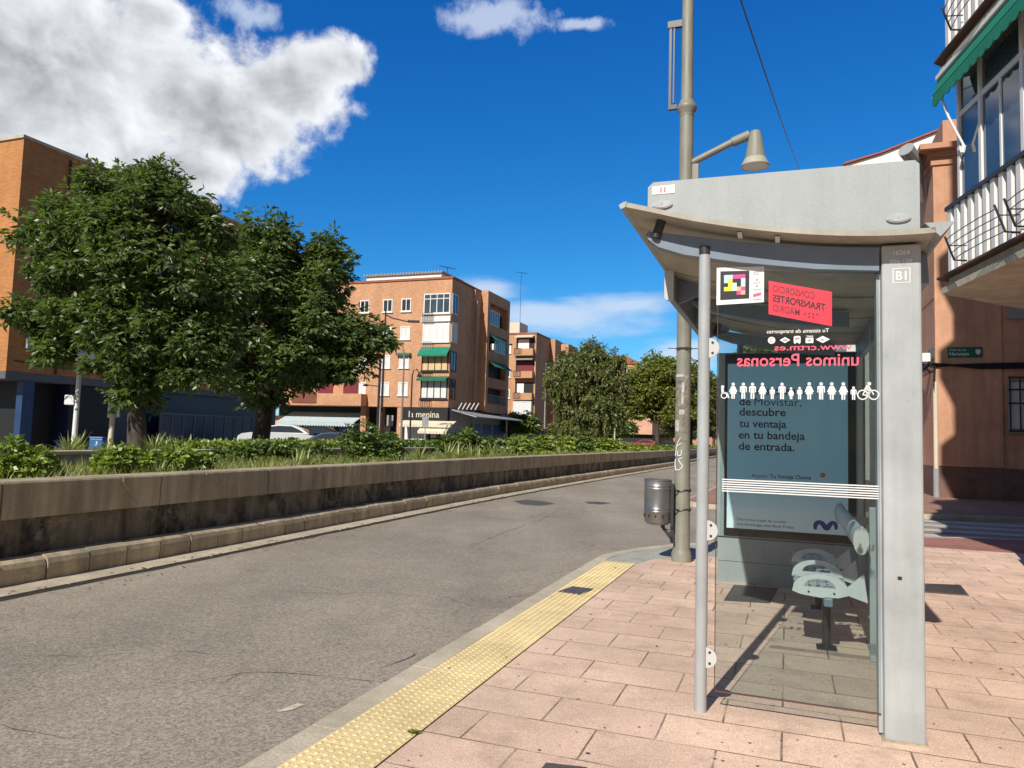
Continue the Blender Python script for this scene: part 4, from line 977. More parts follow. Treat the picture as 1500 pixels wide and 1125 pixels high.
# near round post with disc clamps
mb = MB(); mb.tube([(-.0, .02, -.02), (-.0, .02, 2.60)], .034, 24); mb.build('post', M['alu'], sh, True, 50)
mb = MB(); mb.tube([(0, .02, 2.595), (0, .02, 2.64)], .038, 20); mb.build('post_cap', M['darkm'], sh, True)
for z in (2.045, 1.005, .302):
    n = 20; d = [(.03+.058*math.cos(-math.pi/2+math.pi*k/n), z+.056*math.sin(-math.pi/2+math.pi*k/n)) for k in range(n+1)]
    mb = MB(); mb.prism(d, .000, .016, 'y'); cl = mb.build('glass_clamp', M['clampw'], sh)
    for dz in (-.03, .03): mb = MB(); mb.tube([(.050, -.0025, z+dz), (.050, 0, z+dz)], .0075, 10); mb.build('clamp_bolt', M['darkm'], cl)
# end glass with stickers
EX0, EX1, EY = .075, .915, .045
mb = MB(); mb.prism([(EX0, .118), (EX1, .118), (EX1, 2.455), (.6, 2.468), (.2, 2.50), (EX0, 2.515)], EY, EY+.008, 'y'); gl = mb.build('end_glass', M['glassn'], sh)
mb = MB(); mb.box(EX0-.004, EX0, EY-.001, EY+.009, .118, 2.51); mb.box(EX0, EX1, EY-.001, EY+.009, .110, .1175); mb.build('glass_edge', plain('glass_edge', (.10, .05, .045), .3), gl)
yb = EY-.002
k_ = 1.012   # the glass stands a little behind the post
def zx(b): return b
mb = MB(); mb.flat([(.065, 2.30), (.327, 2.308), (.327, 2.515), (.065, 2.52)], yb); ws = mb.build('code_sticker', M['vinylw'], gl)
mb = MB(); mb.flat([(.086, 2.328), (.247, 2.332), (.247, 2.494), (.086, 2.498)], yb-.001); mb.build('code_ground', M['vinylk'], ws)
cols = [['c', 'c', 'm', 'm', 'm'], ['c', 'y', 'k', 'k', 'c'], ['k', 'y', 'c', 'k', 'c'], ['y', 'y', 'c', 'o', 'm'], ['k', 'k', 'k', 'm', 'o']]
qs = .0236
for key, mm in (('c', 'vc'), ('y', 'vy'), ('m', 'vm'), ('o', 'vo')):
    for r in range(5):
        for c in range(5):
            if cols[r][c] == key:
                mb = MB(); x = .107+c*qs; z = 2.474-r*qs; mb.flat([(x, z-qs), (x+qs, z-qs), (x+qs, z), (x, z)], yb-.002); mb.build('code_square', M[mm], ws)
mb = MB()
for z, w in ((2.482, .046), (2.470, .034), (2.418, .038), (2.378, .042), (2.322, .044)): mb.flat([(.268, z), (.268+w, z), (.268+w, z+.005), (.268, z+.005)], yb-.001)
for z in (2.438, 2.402): mb.prism([(.289+.007*math.cos(k), z+.007*math.sin(k)) for k in range(6)], yb-.0012, yb-.001, 'y')
mb.build('sticker_print', M['greysc'], ws)
mb = MB(); mb.flat([(.268, 2.338), (.311, 2.348), (.311, 2.366), (.268, 2.356)], yb-.001); mb.build('sticker_tab', M['vinylp'], ws)
# red sign: seen from behind, its words run backwards
sk = -.235
def shear(mb, x0, k): mb.v = [(x, y, z+(x-x0)*k) for x, y, z in mb.v]; return mb
mb = MB(); mb.flat([(.352, 2.238), (.683, 2.238), (.683, 2.43), (.352, 2.43)], yb); shear(mb, .352, sk); rs = mb.build('transport_sticker', M['vinylr'], gl)
mb = MB(); mb.text('CONSORCIO', .375, 2.372, width=.22, height=.040, y=yb-.001, mirror=True, bold=.004)
mb.text('MADRID', .375, 2.262, width=.142, height=.040, y=yb-.001, mirror=True, bold=.004)
mb.cur = 0; shear(mb, .352, sk); mb.build('sticker_lettering', M['vinyld'], rs)
mb = MB(); mb.text('TRANSPORTES', .375, 2.317, width=.275, height=.040, y=yb-.001, mirror=True, bold=.022)
for dx, dz in ((.165, .025), (.187, .032), (.187, .012), (.208, .032), (.208, .014), (.229, .034)): mb.flat([(.375+dx, 2.25+dz), (.383+dx, 2.25+dz), (.383+dx, 2.258+dz), (.375+dx, 2.258+dz)], yb-.001)
shear(mb, .352, sk); mb.build('sticker_lettering', M['vinylk'], rs)
# white lettering, mode signs, web address, slogan
mb = MB(); mb.text('Tu sistema de transportes', .343, 2.128, width=.325, y=yb, mirror=True, bold=.008); shear(mb, .343, .0)
def disc(mb, cx, cz, r, n=18): mb.flat([(cx+r*math.cos(2*math.pi*k/n), cz+r*math.sin(2*math.pi*k/n)) for k in range(n)], yb)
def ringf(mb, cx, cz, r, w, n=24, a0=0., a1=2*math.pi):
    vs = [(cx+q*math.cos(a0+(a1-a0)*k/n), yb, cz+q*math.sin(a0+(a1-a0)*k/n)) for k in range(n+1) for q in (r, r-w)]
    mb.add(vs, [(2*k, 2*k+2, 2*k+3, 2*k+1) for k in range(n)])
def seg(mb, x0, z0, x1, z1, w):
    dx, dz = x1-x0, z1-z0; l = math.hypot(dx, dz); nx, nz = -dz/l*w/2, dx/l*w/2
    mb.flat([(x0+nx, z0+nz), (x1+nx, z1+nz), (x1-nx, z1-nz), (x0-nx, z0-nz)], yb)
iz = 2.088
mb.flat([(.600, iz), (.636, iz+.020), (.672, iz), (.636, iz-.020)], yb)                       # diamond
mb.flat([(.548, iz-.019), (.588, iz-.019), (.588, iz+.010), (.548, iz+.010)], yb); mb.text('EMT', .550, iz+.013, width=.036, height=.010, y=yb, mirror=True, bold=.02)
mb.flat([(.486, iz-.016), (.522, iz-.016), (.522, iz+.016), (.516, iz+.022), (.492, iz+.022), (.486, iz+.016)], yb); mb.flat([(.489, iz-.022), (.496, iz-.022), (.496, iz-.016), (.489, iz-.016)], yb); mb.flat([(.512, iz-.022), (.519, iz-.022), (.519, iz-.016), (.512, iz-.016)], yb)
mb.flat([(.412, iz), (.440, iz+.017), (.468, iz), (.440, iz-.017)], yb)
disc(mb, .369, iz, .020)
mb.build('white_lettering', M['vinylw'], gl)
mb = MB(); y2 = yb; 
mb.flat([(.491, iz+.002), (.517, iz+.002), (.517, iz+.013), (.491, iz+.013)], yb-.001); mb.text('M', .628, iz-.007, height=.013, y=yb-.001, mirror=True, bold=.03)
mb.flat([(.560, iz-.010), (.576, iz-.010), (.576, iz+.002), (.560, iz+.002)], yb-.001); mb.flat([(.428, iz-.005), (.452, iz-.005), (.452, iz+.005), (.428, iz+.005)], yb-.001)
vs = [(.369+q*math.cos(.9+4.6*k/16), yb-.001, iz+q*math.sin(.9+4.6*k/16)) for k in range(17) for q in (.012, .007)]; mb.add(vs, [(2*k, 2*k+2, 2*k+3, 2*k+1) for k in range(16)])
mb.build('sign_detail', M['greysc'], gl)
mb = MB(); mb.text('www.crtm.es', .384, 2.030, width=.40, height=.036, y=yb, mirror=True, bold=.010); mb.text('unimos Personas', .182, 1.942, width=.635, height=.072, y=yb, mirror=True, bold=.012); mb.build('slogan_lettering', M['vinylp'], gl)
# row of pictograms
pc_ = MB()
def person_sign(mb, cx, z0, h, woman):
    s = h/1.0
    P = lambda L: [(cx+x*s, z0+z*s) for x, z in L]
    disc(mb, cx, z0+.90*s, .095*s, 12)
    if woman:
        mb.flat(P([(-.10, .78), (.10, .78), (.25, .44), (.19, .41), (.09, .62), (.20, .30), (.10, .30), (.10, 0), (.02, 0), (.02, .30), (-.02, .30), (-.02, 0), (-.10, 0), (-.10, .30), (-.20, .30), (-.09, .62), (-.19, .41), (-.25, .44)]), yb)
    else:
        mb.flat(P([(-.15, .78), (.15, .78), (.20, .72), (.20, .40), (.14, .40), (.14, .66), (.11, .66), (.11, 0), (.02, 0), (.02, .38), (-.02, .38), (-.02, 0), (-.11, 0), (-.11, .66), (-.14, .66), (-.14, .40), (-.20, .40), (-.20, .72)]), yb)
px0 = 1050
seq = [(150, 1, 1.), (243, 0, 1.), (327, 0, 1.), (418, 1, 1.), (508, 0, .75), (597, 0, 1.), (680, 1, .72), (758, 0, .75), (846, 1, 1.03), (955, 0, 1.03), (1052, 1, 1.03), (1158, 1, 1.03), (1252, 0, .78)]
def bz(px, py, y=EY):
    d = ray(px, py); c = Vector((0, 0, CAM_H)); t = (y-(c-SO).dot(A2))/d.dot(A2); P = c+d*t-SO; return P.dot(B2), P.z
zb = bz(1180, 585)[1]
for zx_, wm, h in seq:
    b_, _ = bz(1050+zx_/6.25, 570); person_sign(pc_, b_, zb, .093*h, wm)
b0, _ = bz(1050+1335/6.25, 580); b1, _ = bz(1050+1437/6.25, 580); r_ = .0275
ringf(pc_, b0, zb+r_, r_, .006); ringf(pc_, b1, zb+r_, r_, .006); bm_ = (b0+b1)/2
for (x0, z0, x1, z1) in ((b0, r_, bm_-.004, r_*.9), (bm_-.004, r_*.9, b1-.015, r_*2.1), (b0, r_, bm_-.012, r_*2.0), (bm_-.012, r_*2.0, b1-.015, r_*2.1), (b1-.018, r_*2.3, b1, r_), (bm_-.014, r_*2.2, bm_+.004, .078), (bm_+.004, .076, b1-.02, r_*2.3), (bm_-.012, r_*2.1, bm_+.012, r_*1.7), (bm_+.012, r_*1.7, bm_, r_*.8)):
    seg(pc_, x0, zb+z0, x1, zb+z1, .0055)
seg(pc_, bm_-.014, zb+.055, bm_+.0, zb+.078, .014); disc(pc_, bm_+.006, zb+.088, .009)
bw, _ = bz(1060, 585); bw = max(bw, EX0+.016)
disc(pc_, bw-.006, zb+.068, .009); seg(pc_, bw-.008, zb+.06, bw-.004, zb+.03, .013); seg(pc_, bw-.004, zb+.034, bw+.02, zb+.03, .010); seg(pc_, bw+.02, zb+.03, bw+.028, zb+.004, .008); ringf(pc_, bw+.002, zb+.018, .018, .005)
pc_.build('people_pictograms', M['vinylw'], gl)
mb = MB()
z0 = 1.262
for k in range(6):
    z = z0-.036+k*.0130; mb.flat([(EX0+.03, z), (EX1-.004, z), (EX1-.004, z+.0066), (EX0+.03, z+.0066)], yb)
mb.build('warning_stripes', M['vinylw'], gl)
# back wall: posts, glass, rail
for y in (1.5, 2.8, 4.0):
    mb = MB(); mb.box(1.13, 1.20, y, y+.05, 0, 2.60, .008); mb.build('back_post', M['shel'], sh)
for y0, y1 in ((.60, 1.49), (1.56, 2.79), (2.86, 3.99)):
    mb = MB(); mb.box(1.155, 1.163, y0, y1, .15, 2.38); mb.build('back_glass', M['glassb'], sh)
mb = MB(); mb.tube([(-.05, 4.34, -.02), (-.05, 4.34, 2.70)], .034, 18); mb.build('post', M['shel'], sh, True, 50)
# lower kick panels of the back wall and lit strip
mb = MB(); mb.box(1.0, 1.09, 1.50, 1.54, .0, 1.075, .006); mb.build('back_panel', M['shell'], sh)
# padded tube backrest with oval end plates
def oval(cx, cz, ra, rb, n=24, tilt=0.): return [(cx+ra*math.cos(2*math.pi*k/n)*math.cos(tilt)-rb*math.sin(2*math.pi*k/n)*math.sin(tilt), cz+ra*math.cos(2*math.pi*k/n)*math.sin(tilt)+rb*math.sin(2*math.pi*k/n)*math.cos(tilt)) for k in range(n)]
mb = MB(); mb.prism(oval(.93, .86, .042, .088), 1.32, 3.5, 'y'); br = mb.build('backrest', M['seatw'], sh, True, 50)
mb = MB(); mb.prism(oval(.93, .86, .050, .098), 1.30, 1.318, 'y'); mb.prism(oval(.93, .86, .050, .098), 3.502, 3.52, 'y'); mb.build('backrest_end', M['clampw'], br)
for y in (1.6, 2.9):
    mb = MB(); mb.box(.95, 1.16, y, y+.04, .82, .88); mb.build('backrest_bracket', M['shel'], sh)
# perforated seats on a beam, each with an arched end plate
mb = MB(); mb.box(.70, .76, 1.45, 3.45, .36, .42, .008); mb.build('seat_beam', M['sheld'], sh)
for y in (1.75, 3.2):
    mb = MB(); mb.tube([(.73, y, 0), (.73, y, .36)], .032, 14); mb.box(.66, .80, y-.07, y+.07, 0, .012); mb.build('seat_leg', M['darkm'], sh, True)
for y0 in (1.50, 2.18, 2.86):
    n = 14
    top = [(.50+.36*i/n, .455+.030*(2*i/n-1)**2) for i in range(n+1)]
    mb = MB(); mb.prism(top + [(x, z-.016) for x, z in top[::-1]], y0+.02, y0+.52, 'y'); seat = mb.build('seat', M['seatw'], sh, True, 40)
    holes = MB()
    for i in range(5):
        for j in range(6):
            x = .54+i*.066; y = y0+.08+j*.075; z = .455+.030*(2*(x-.5)/.36-1)**2
            holes.flat([(x+.012*math.cos(q*math.pi/4), y+.012*math.sin(q*math.pi/4)) for q in range(8)], z+.0012, 'z')
    holes.build('seat_perforation', M['dark'], seat)
    # arched end plate with a half-moon opening
    outer_ = [(.68+.185*math.cos(math.pi*k/18), .475+.105*math.sin(math.pi*k/18)) for k in range(19)]
    outer_ = [(.485, .44)] + outer_[::-1] + [(.875, .45)] + [(.86-.36*k/10, .445-.035*math.sin(math.pi*k/10)) for k in range(11)]
    inner_ = [(.675+.105*math.cos(math.pi*k/18), .485+.062*math.sin(math.pi*k/18)) for k in range(19)]
    mb = MB()
    A_ = [(.68+.185*math.cos(math.pi*k/18), .472+.108*math.sin(math.pi*k/18)) for k in range(19)]
    for (Pa, Pb) in ((A_, inner_),):
        for k in range(18): mb.prism([Pa[k], Pa[k+1], Pb[k+1], Pb[k]], y0, y0+.018, 'y')
    low = [(.865-.37*k/12, .474) for k in range(13)]
    mb.prism([(.868, .474), (.778, .4845), (.572, .4845), (.495, .474), (.488, .445), (.55, .425), (.68, .412), (.80, .42), (.872, .445)], y0+.0005, y0+.0175, 'y')
    mb.build('seat_arch', M['seatw'], seat)
    mb = MB(); mb.prism([(.86, .44), (.99, .40), (.965, .60), (.86, .50)], y0+.02, y0+.035, 'y'); mb.build('seat_bracket', M['seatw'], seat)
    mb = MB(); mb.tube([(.60, y0-.003, .448), (.60, y0, .448)], .008, 8); mb.tube([(.77, y0-.003, .448), (.77, y0, .448)], .008, 8); mb.build('seat_bolt', M['darkm'], seat)

# ------------------------------------------------------------------ advertising display standing at the far end of the shelter
ad = thing('advertising_display', 'grey advertising display with a blue poster at the far end of the bus shelter', 'display', FR(4.16, 0), -TH)
X0, X1 = -.27, 1.14
Y0 = -.06
def bz2(px, py): return bz(px, py, 4.16+Y0)
mb = MB(); mb.box(X0, X1, Y0+.012, .16, .485, 2.50, .012); mb.build('cabinet', M['shell'], ad)
mb = MB(); mb.box(X0+.01, X1-.01, Y0+.014, .15, 0.0, .475); mb.build('base', M['shell'], ad)
mb = MB(); mb.box(X0+.005, X1-.005, Y0+.02, .14, .474, .486); mb.box(X0+.012, X1-.012, Y0+.0125, Y0+.02, .225, .229); mb.build('base_joint', M['vinylk'], ad)
mb = MB(); mb.box(X0+.075, X1-.02, Y0+.004, Y0+.011, .50, 2.485); fr_ = mb.build('screen_frame', M['black'], ad)
sx0, sx1, sz0, sz1 = X0+.105, X1-.095, .585, 2.375
def poster_mat():
    g = G('poster_blue'); sp = g.N.new('ShaderNodeSeparateXYZ'); g.L.new(g.obj(), sp.inputs[0])
    f = g.mr(sp.outputs[2], .55, 1.25, 0, 1, True)
    g.color(g.mix(f, (.86, .90, .92), (.28, .52, .66))); g.set(Roughness=.4); g.b.inputs['Emission Strength'].default_value = .10
    e = g.mix(f, (.62, .66, .74), (.30, .56, .82)); g.L.new(e, g.b.inputs['Emission Color']); return g.m
mb = MB(); mb.box(sx0, sx1, Y0+.001, Y0+.0035, sz0, sz1); po = mb.build('poster', poster_mat(), fr_)
yp = Y0-.0005
def ptext(mb, body, px, py, px2, bold=.014, h=None):
    b0, z = bz2(px, py); b1, _ = bz2(px2, py); mb.text(body, b0, z, width=b1-b0, height=h, y=yp, bold=bold)
mb = MB(); ptext(mb, 'Si eres cliente', 1083, 577.5, 1180); ptext(mb, 'de', 1083, 593.5, 1100, .018, .088); ptext(mb, 'descubre', 1083, 608.5, 1151, .018, .088); ptext(mb, 'en tu bandeja', 1082, 642, 1179, .018, .088); ptext(mb, 'de entrada.', 1082, 658.5, 1164, .018, .088)
ptext(mb, 'Asunto:', 1101, 699, 1125, .0, .040); ptext(mb, 'Tu Ventaja Cliente', 1128, 700, 1188, .012, .042)
ptext(mb, 'Una forma mejor de acceder', 1080, 762, 1153, .0, .030); ptext(mb, 'a la tecnología este Black Friday', 1080, 769, 1163, .004, .030)
mb.build('poster_lettering', M['ink'], po)
mb = MB(); ptext(mb, 'Movistar,', 1105, 594, 1174, .0, .088); ptext(mb, 'tu ventaja', 1083, 625.5, 1152, .018, .088); mb.build('poster_lettering', M['inkb'], po)
bx, bzz = bz2(1205, 696); mb = MB(); mb.flat([(bx+.026*math.cos(k*.35), bzz+.026*math.sin(k*.35)) for k in range(18)], yp); bd = mb.build('message_badge', M['vinylr'], po)
mb = MB(); mb.text('1', bx-.007, bzz-.014, height=.028, y=yp-.001, bold=.02); mb.build('badge_number', M['vinylw'], bd)
# rounded blue m-shaped logo
cx_, cz_ = bz2(1209.5, 773); lw_ = .125
path = [(-1., -.35), (-1.0, .2), (-.82, .62), (-.5, .72), (-.25, .45), (-.05, .05), (.08, -.12), (.25, .1), (.42, .5), (.68, .78), (.92, .62), (1.0, .2), (.98, -.2)]
wid = [.14, .19, .23, .24, .25, .27, .26, .25, .24, .22, .2, .17, .12]
P_ = catmull(path, .08); nW = len(P_); mb = MB(); vs = []
for i, p in enumerate(P_):
    t = (P_[min(i+1, nW-1)]-P_[max(i-1, 0)]).normalized(); w_ = np.interp(i/(nW-1)*12, range(13), wid); vs += [(cx_+(p.x-t.y*w_)*lw_*.8, yp, cz_+(p.y*.72+t.x*w_*.9)*lw_*.8), (cx_+(p.x+t.y*w_)*lw_*.8, yp, cz_+(p.y*.72-t.x*w_*.9)*lw_*.8)]
mb.add(vs, [(2*i, 2*i+2, 2*i+3, 2*i+1) for i in range(nW-1)]); mb.build('poster_logo', M['logo'], po)
mb = MB(); mb.box(X0+.03, X1-.03, Y0-.012, Y0-.008, .49, 2.49); mb.build('front_glass', glass('display_glass', (.93, .96, .96), dust=.012, ior=1.26), ad)

# ------------------------------------------------------------------ lamp post with litter bin
pb_ = gp(998, 822, 0); lp = thing('lamp_post', 'tall olive grey lamp post with white graffiti and a bell lamp on a side arm', 'lamp post', pb_, -TH)
HC = zpx(1000, 158, pb_.y)
mb = MB(); mb.lathe([(.125, -.02), (.125, .10), (.115, .13), (.104, .16), (.094, 1.5), (.088, HC-.12)], n=28); mb.build('lower_shaft', M['pole'], lp, True, 40)
mb = MB(); mb.lathe([(.092, HC-.12), (.092, HC-.08), (.128, HC-.03), (.132, HC+.01), (.105, HC+.05), (.085, HC+.10)], n=28); mb.build('collar', M['pole'], lp, True, 40)
mb = MB(); mb.lathe([(.078, HC+.09), (.070, HC+3.2)], n=24); mb.build('upper_shaft', M['pole'], lp, True, 40)
za_ = zpx(1012, 239, pb_.y); zb_ = zpx(1087, 214, pb_.y)
mb = MB(); mb.tube([(.08, -.0, za_), (.66, -.0, zb_)], .045, 14); mb.tube([(.58, 0, zb_-.04), (.79, 0, zb_+.035)], .062, 14); am = mb.build('lamp_arm', M['pole'], lp, True, 40)
zl = zb_-.08; mb = MB(); cxl = .86
mb.lathe([(.035, zl+.16), (.065, zl+.15), (.076, zl+.11), (.124, zl-.19), (.129, zl-.20)], cxl, 0, 28); hd_ = mb.build('lamp_head', M['pole'], lp, True, 40)
mb = MB(); mb.lathe([(.131, zl-.202), (.155, zl-.25), (.175, zl-.30), (.168, zl-.31), (.09, zl-.28)], cxl, 0, 28); mb.build('lamp_shade', metal_paint('lamp_bowl', (.40, .40, .33), .3), hd_, True, 40)
mb = MB(); mb.lathe([(.02, zl-.335), (.09, zl-.325), (.158, zl-.305)], cxl, 0, 20); mb.build('diffuser', M['vinylw'], hd_, True)
mb = MB(); mb.box(.08, .16, -.03, .03, za_-.32, za_-.03); mb.build('junction_cover', M['pole'], lp)
zt_ = zpx(985, 30, pb_.y); mb = MB()
mb.box(-.24, -.205, -.02, .02, HC+.02, zt_); mb.box(-.185, -.165, -.02, .02, HC+.08, zt_-.06); mb.box(-.26, -.07, -.03, .03, zt_-.07, zt_+.02); mb.box(-.24, -.13, -.025, .025, HC+.0, HC+.06); mb.build('banner_bracket', M['darkm'], lp)
mb = MB()
for z in (zpx(998, 511, pb_.y), zpx(998, 442, pb_.y)):
    mb.tube([(-.19, -.1, z), (.2, -.1, z-.012)], .006, 6); mb.lathe([(.095, z-.012), (.099, z-.012), (.099, z+.012), (.095, z+.012)], n=20)
mb.build('wire_strap', M['darkm'], lp)
# torn paper and graffiti on the shaft: they follow its round surface
def onshaft(u, z, r=.0985): a = -math.pi/2+u/.095; return (r*math.cos(a), r*math.sin(a), z)
def decal(poly_rows, mat, name, r=.1):
    mb = MB(); vs = []; n = 8
    for (z, u0, u1) in poly_rows: vs += [onshaft(u0+(u1-u0)*k/n, z, r-.004*(z/5)) for k in range(n+1)]
    fs = [(i*(n+1)+k, i*(n+1)+k+1, (i+1)*(n+1)+k+1, (i+1)*(n+1)+k) for i in range(len(poly_rows)-1) for k in range(n)]
    mb.add(vs, fs); return mb.build(name, mat, lp, True)
zq = lambda y: zpx(998, y, pb_.y-.1)
view_u = -.035       # the side turned to the viewer
paper = plain('torn_paper', (.44, .43, .40), .9, var=.3, scale=14)
decal([(zq(632), view_u-.085, view_u-.005), (zq(615), view_u-.09, view_u-.0)], paper, 'paper_sticker', .1015)
random.seed(3)
rows = []
for k in range(26):
    z = zq(646)+(zq(548)-zq(646))*k/25; rows.append((z, view_u-.10-random.uniform(0, .02), view_u+.10+random.uniform(-.05, .03)))
decal(rows, plain('paste_residue', (.20, .18, .15), .95, var=.6, scale=11, bump=.5), 'paste_residue', .0998)
for (ya, yb_, ua, ub) in ((575, 560, .03, .055), (592, 576, .028, .048), (607, 600, .0, .06), (552, 548, -.09, .05)):
    decal([(zq(ya), view_u+ua, view_u+ub), (zq((ya+yb_)/2), view_u+ua-.005, view_u+ub+.006), (zq(yb_), view_u+ua, view_u+ub)], paper, 'paper_scrap', .102)
strokes = [[(.02, 641), (-.02, 650), (-.055, 668)], [(-.045, 656), (.0, 652), (.03, 650)], [(-.01, 660), (-.015, 667), (.02, 668), (.035, 659)], [(.042, 671), (.0, 673), (.02, 678), (.048, 683), (.0, 689), (-.05, 689)], [(-.055, 673), (-.062, 681), (-.045, 689)]]
mb = MB()
for stt in strokes:
    P = [Vector(onshaft(view_u+u.x, zq(u.y), .1005)) for u in catmull(stt, 1.0)]
    if len(P) > 1: mb.tube(P, .0065, 6)
mb.build('graffiti', M['vinylw'], lp)

bq = gp(998, 822, 0) + Vector((-.31, -.02, 0)); bn = thing('litter_bin', 'dented galvanised steel litter bin strapped to the lamp post', 'litter bin', (bq.x, bq.y, 0), -TH)
zb0 = zpx(967, 768, bq.y); zb1 = zpx(967, 702, bq.y)
hgt = zb1-zb0; prf = [(.02, zb0), (.13, zb0+.004), (.160, zb0+.03), (.168, zb0+.07)]
for zf in (.30, .36, .80, .86): prf += [(.170, zb0+hgt*zf-.012), (.176, zb0+hgt*zf), (.170, zb0+hgt*zf+.012)]
prf += [(.170, zb1-.02), (.178, zb1-.012), (.178, zb1), (.165, zb1), (.162, zb0+.08), (.02, zb0+.06)]
mb = MB(); mb.lathe(prf, n=36); bd_ = mb.build('body', M['bin'], bn, True, 30)
mb = MB()
for k in range(12): a = k*math.pi/6; mb.prism([(-.008, -.018), (.008, -.018), (.008, .018), (-.008, .018)], -.001, .001, 'y') if False else mb.box(.172*math.cos(a)-.007, .172*math.cos(a)+.007, .172*math.sin(a)-.007, .172*math.sin(a)+.007, zb0+hgt*.2-.018, zb0+hgt*.2+.018)
mb.build('drain_slots', M['dark'], bd_)
mb = MB(); mb.box(.165, .20, -.05, .05, zb0-.02, zb1-.05); mb.build('back_plate', M['darkm'], bn)
mb = MB(); mb.prism([(.04, zb0-.005), (.04, zb0-.03), (.19, zb0-.22), (.21, zb0-.22), (.21, zb0-.18), (.09, zb0-.03), (.09, zb0-.005)], -.012, .012, 'y'); mb.box(.16, .2, -.012, .012, zb0-.22, zb0-.003); mb.tube([(.1, 0, zb0-.06), (.18, 0, zb0-.05), (.13, 0, zb0-.13)], .008, 6); mb.build('bracket', M['darkm'], bn)
off = Vector(pb_) - Vector((bq.x, bq.y, 0)); lx = off.dot(B2); ly = off.dot(A2)
mb = MB()
for z in (zpx(998, 718, pb_.y), zpx(998, 746, pb_.y)):
    n = 24; mb.tube([(lx+.106*math.cos(2*math.pi*k/n), ly+.106*math.sin(2*math.pi*k/n), z+.012*math.sin(k)) for k in range(n+1)], .008, 6); mb.tube([(.18, -.05, z), (lx-.02, ly-.107, z)], .008, 6)
mb.build('strap', M['darkm'], bn)

# ------------------------------------------------------------------ covers in the pavement
def cover(name, pts, label, cat, bars=0, z=.003):
    P = [gp(x, y, 0) for x, y in pts]; c = sum(P, Vector())/len(P); c.z = 0
    t = thing(name, label, cat, c); loc = [(p.x-c.x, p.y-c.y) for p in P]
    mb = MB(); mb.prism(loc, -.02, z+.001, 'z'); mb.build('frame', plain('iron_frame', (.09, .08, .07), .7, var=.3), t)
    ins = [(x*.9, y*.86) for x, y in loc]; mb = MB(); mb.prism(ins, -.02, z+.004, 'z'); lid = mb.build('lid', plain('cast_iron', (.12, .105, .09), .6, metal=.3, var=.35, scale=30), t)
    if bars:
        mb = MB(); a, b, c2, d = [Vector((*q, 0)) for q in ins]
        for k in range(bars):
            u = (k+.5)/bars; p0 = a.lerp(b, u); p1 = d.lerp(c2, u); e = (b-a).normalized()*(b-a).length/bars*.28
            mb.prism([(p0-e)[:2], (p0+e)[:2], (p1+e)[:2], (p1-e)[:2]], z+.005, z+.008, 'z')
        mb.build('grate_bars', M['darkm'], lid)
    return t
cover('utility_cover', [(817, 867), (850, 872), (871, 863), (838, 859)], 'small dark iron cover set in the yellow tactile strip', 'utility cover')
cover('utility_cover', [(1353, 868), (1390, 873), (1421, 874), (1405, 857), (1353, 853)][:1]+[(1420, 873), (1407, 857), (1353, 855)], 'ribbed iron cover in the pavement to the right of the shelter pillar', 'utility cover', bars=14)
cover('utility_cover', [(1060, 880), (1128, 884), (1140, 862), (1075, 857)], 'iron cover in the pavement in front of the advertising display, inside the shelter', 'utility cover')
cover('utility_cover', [(790, 1130), (850, 1140), (860, 1125), (800, 1118)], 'dark rimmed cover at the bottom edge of the picture', 'utility cover')
# ------------------------------------------------------------------ vegetation
def unit(v): return v/np.maximum(np.linalg.norm(v, axis=1, keepdims=True), 1e-9)
def leaf_object(name, P, D, Nn, L, Wd, mat, parent=None, fold=.25):
    n = len(P); D = unit(D); side = unit(np.cross(D, Nn)); Nn = np.cross(side, D)
    L = np.broadcast_to(np.asarray(L, float), (n,))[:, None]; Wd = np.broadcast_to(np.asarray(Wd, float), (n,))[:, None]
    v = np.empty((n, 4, 3)); mid = P+D*L*.42
    v[:, 0] = P; v[:, 1] = mid+side*Wd*.5+Nn*Wd*fold*.5; v[:, 2] = P+D*L-Nn*L*.10; v[:, 3] = mid-side*Wd*.5+Nn*Wd*fold*.5
    me = bpy.data.meshes.new(name); me.vertices.add(n*4); me.vertices.foreach_set('co', v.reshape(-1).astype(np.float32))
    me.loops.add(n*4); me.loops.foreach_set('vertex_index', np.arange(n*4, dtype=np.int32))
    me.polygons.add(n); me.polygons.foreach_set('loop_start', np.arange(0, n*4, 4, dtype=np.int32))
    me.update(calc_edges=True); me.validate(); me.materials.append(mat)
    o = bpy.data.objects.new(name, me); C.objects.link(o)
    if parent: o.parent = parent
    return o
def rosettes(cent, rad, rng, k, leaves, L, W, droop=.5, flat=.65, up=.25):
    """leafy tufts on the outside of a set of clumps; each tuft a fan of drooping leaves"""
    nC = len(cent); idx = np.repeat(np.arange(nC), k); m = len(idx)
    d = unit(rng.normal(size=(m, 3))); d[:, 2] = np.abs(d[:, 2])*1.0-up*rng.uniform(.3, 2.2, m); d = unit(d)
    r = rad[idx]*rng.uniform(.45, 1.05, m)
    base = cent[idx]+d*r[:, None]*np.array([1, 1, flat])
    b2 = np.repeat(base, leaves, 0); dd = np.repeat(d, leaves, 0); q = len(b2)
    ang = rng.uniform(0, 2*np.pi, q); h = np.stack([np.cos(ang), np.sin(ang), np.zeros(q)], 1)
    D = h*.8+dd*.8; D[:, 2] -= droop*rng.uniform(-.2, 1.5, q)
    Nn = np.stack([rng.normal(0, .75, q), rng.normal(0, .75, q), np.full(q, .55)], 1)+dd*1.0
    return b2+unit(D)*(rng.uniform(0, L*.9, q)[:, None]), D, Nn, L*rng.uniform(.5, 1.45, q), W*rng.uniform(.6, 1.4, q)
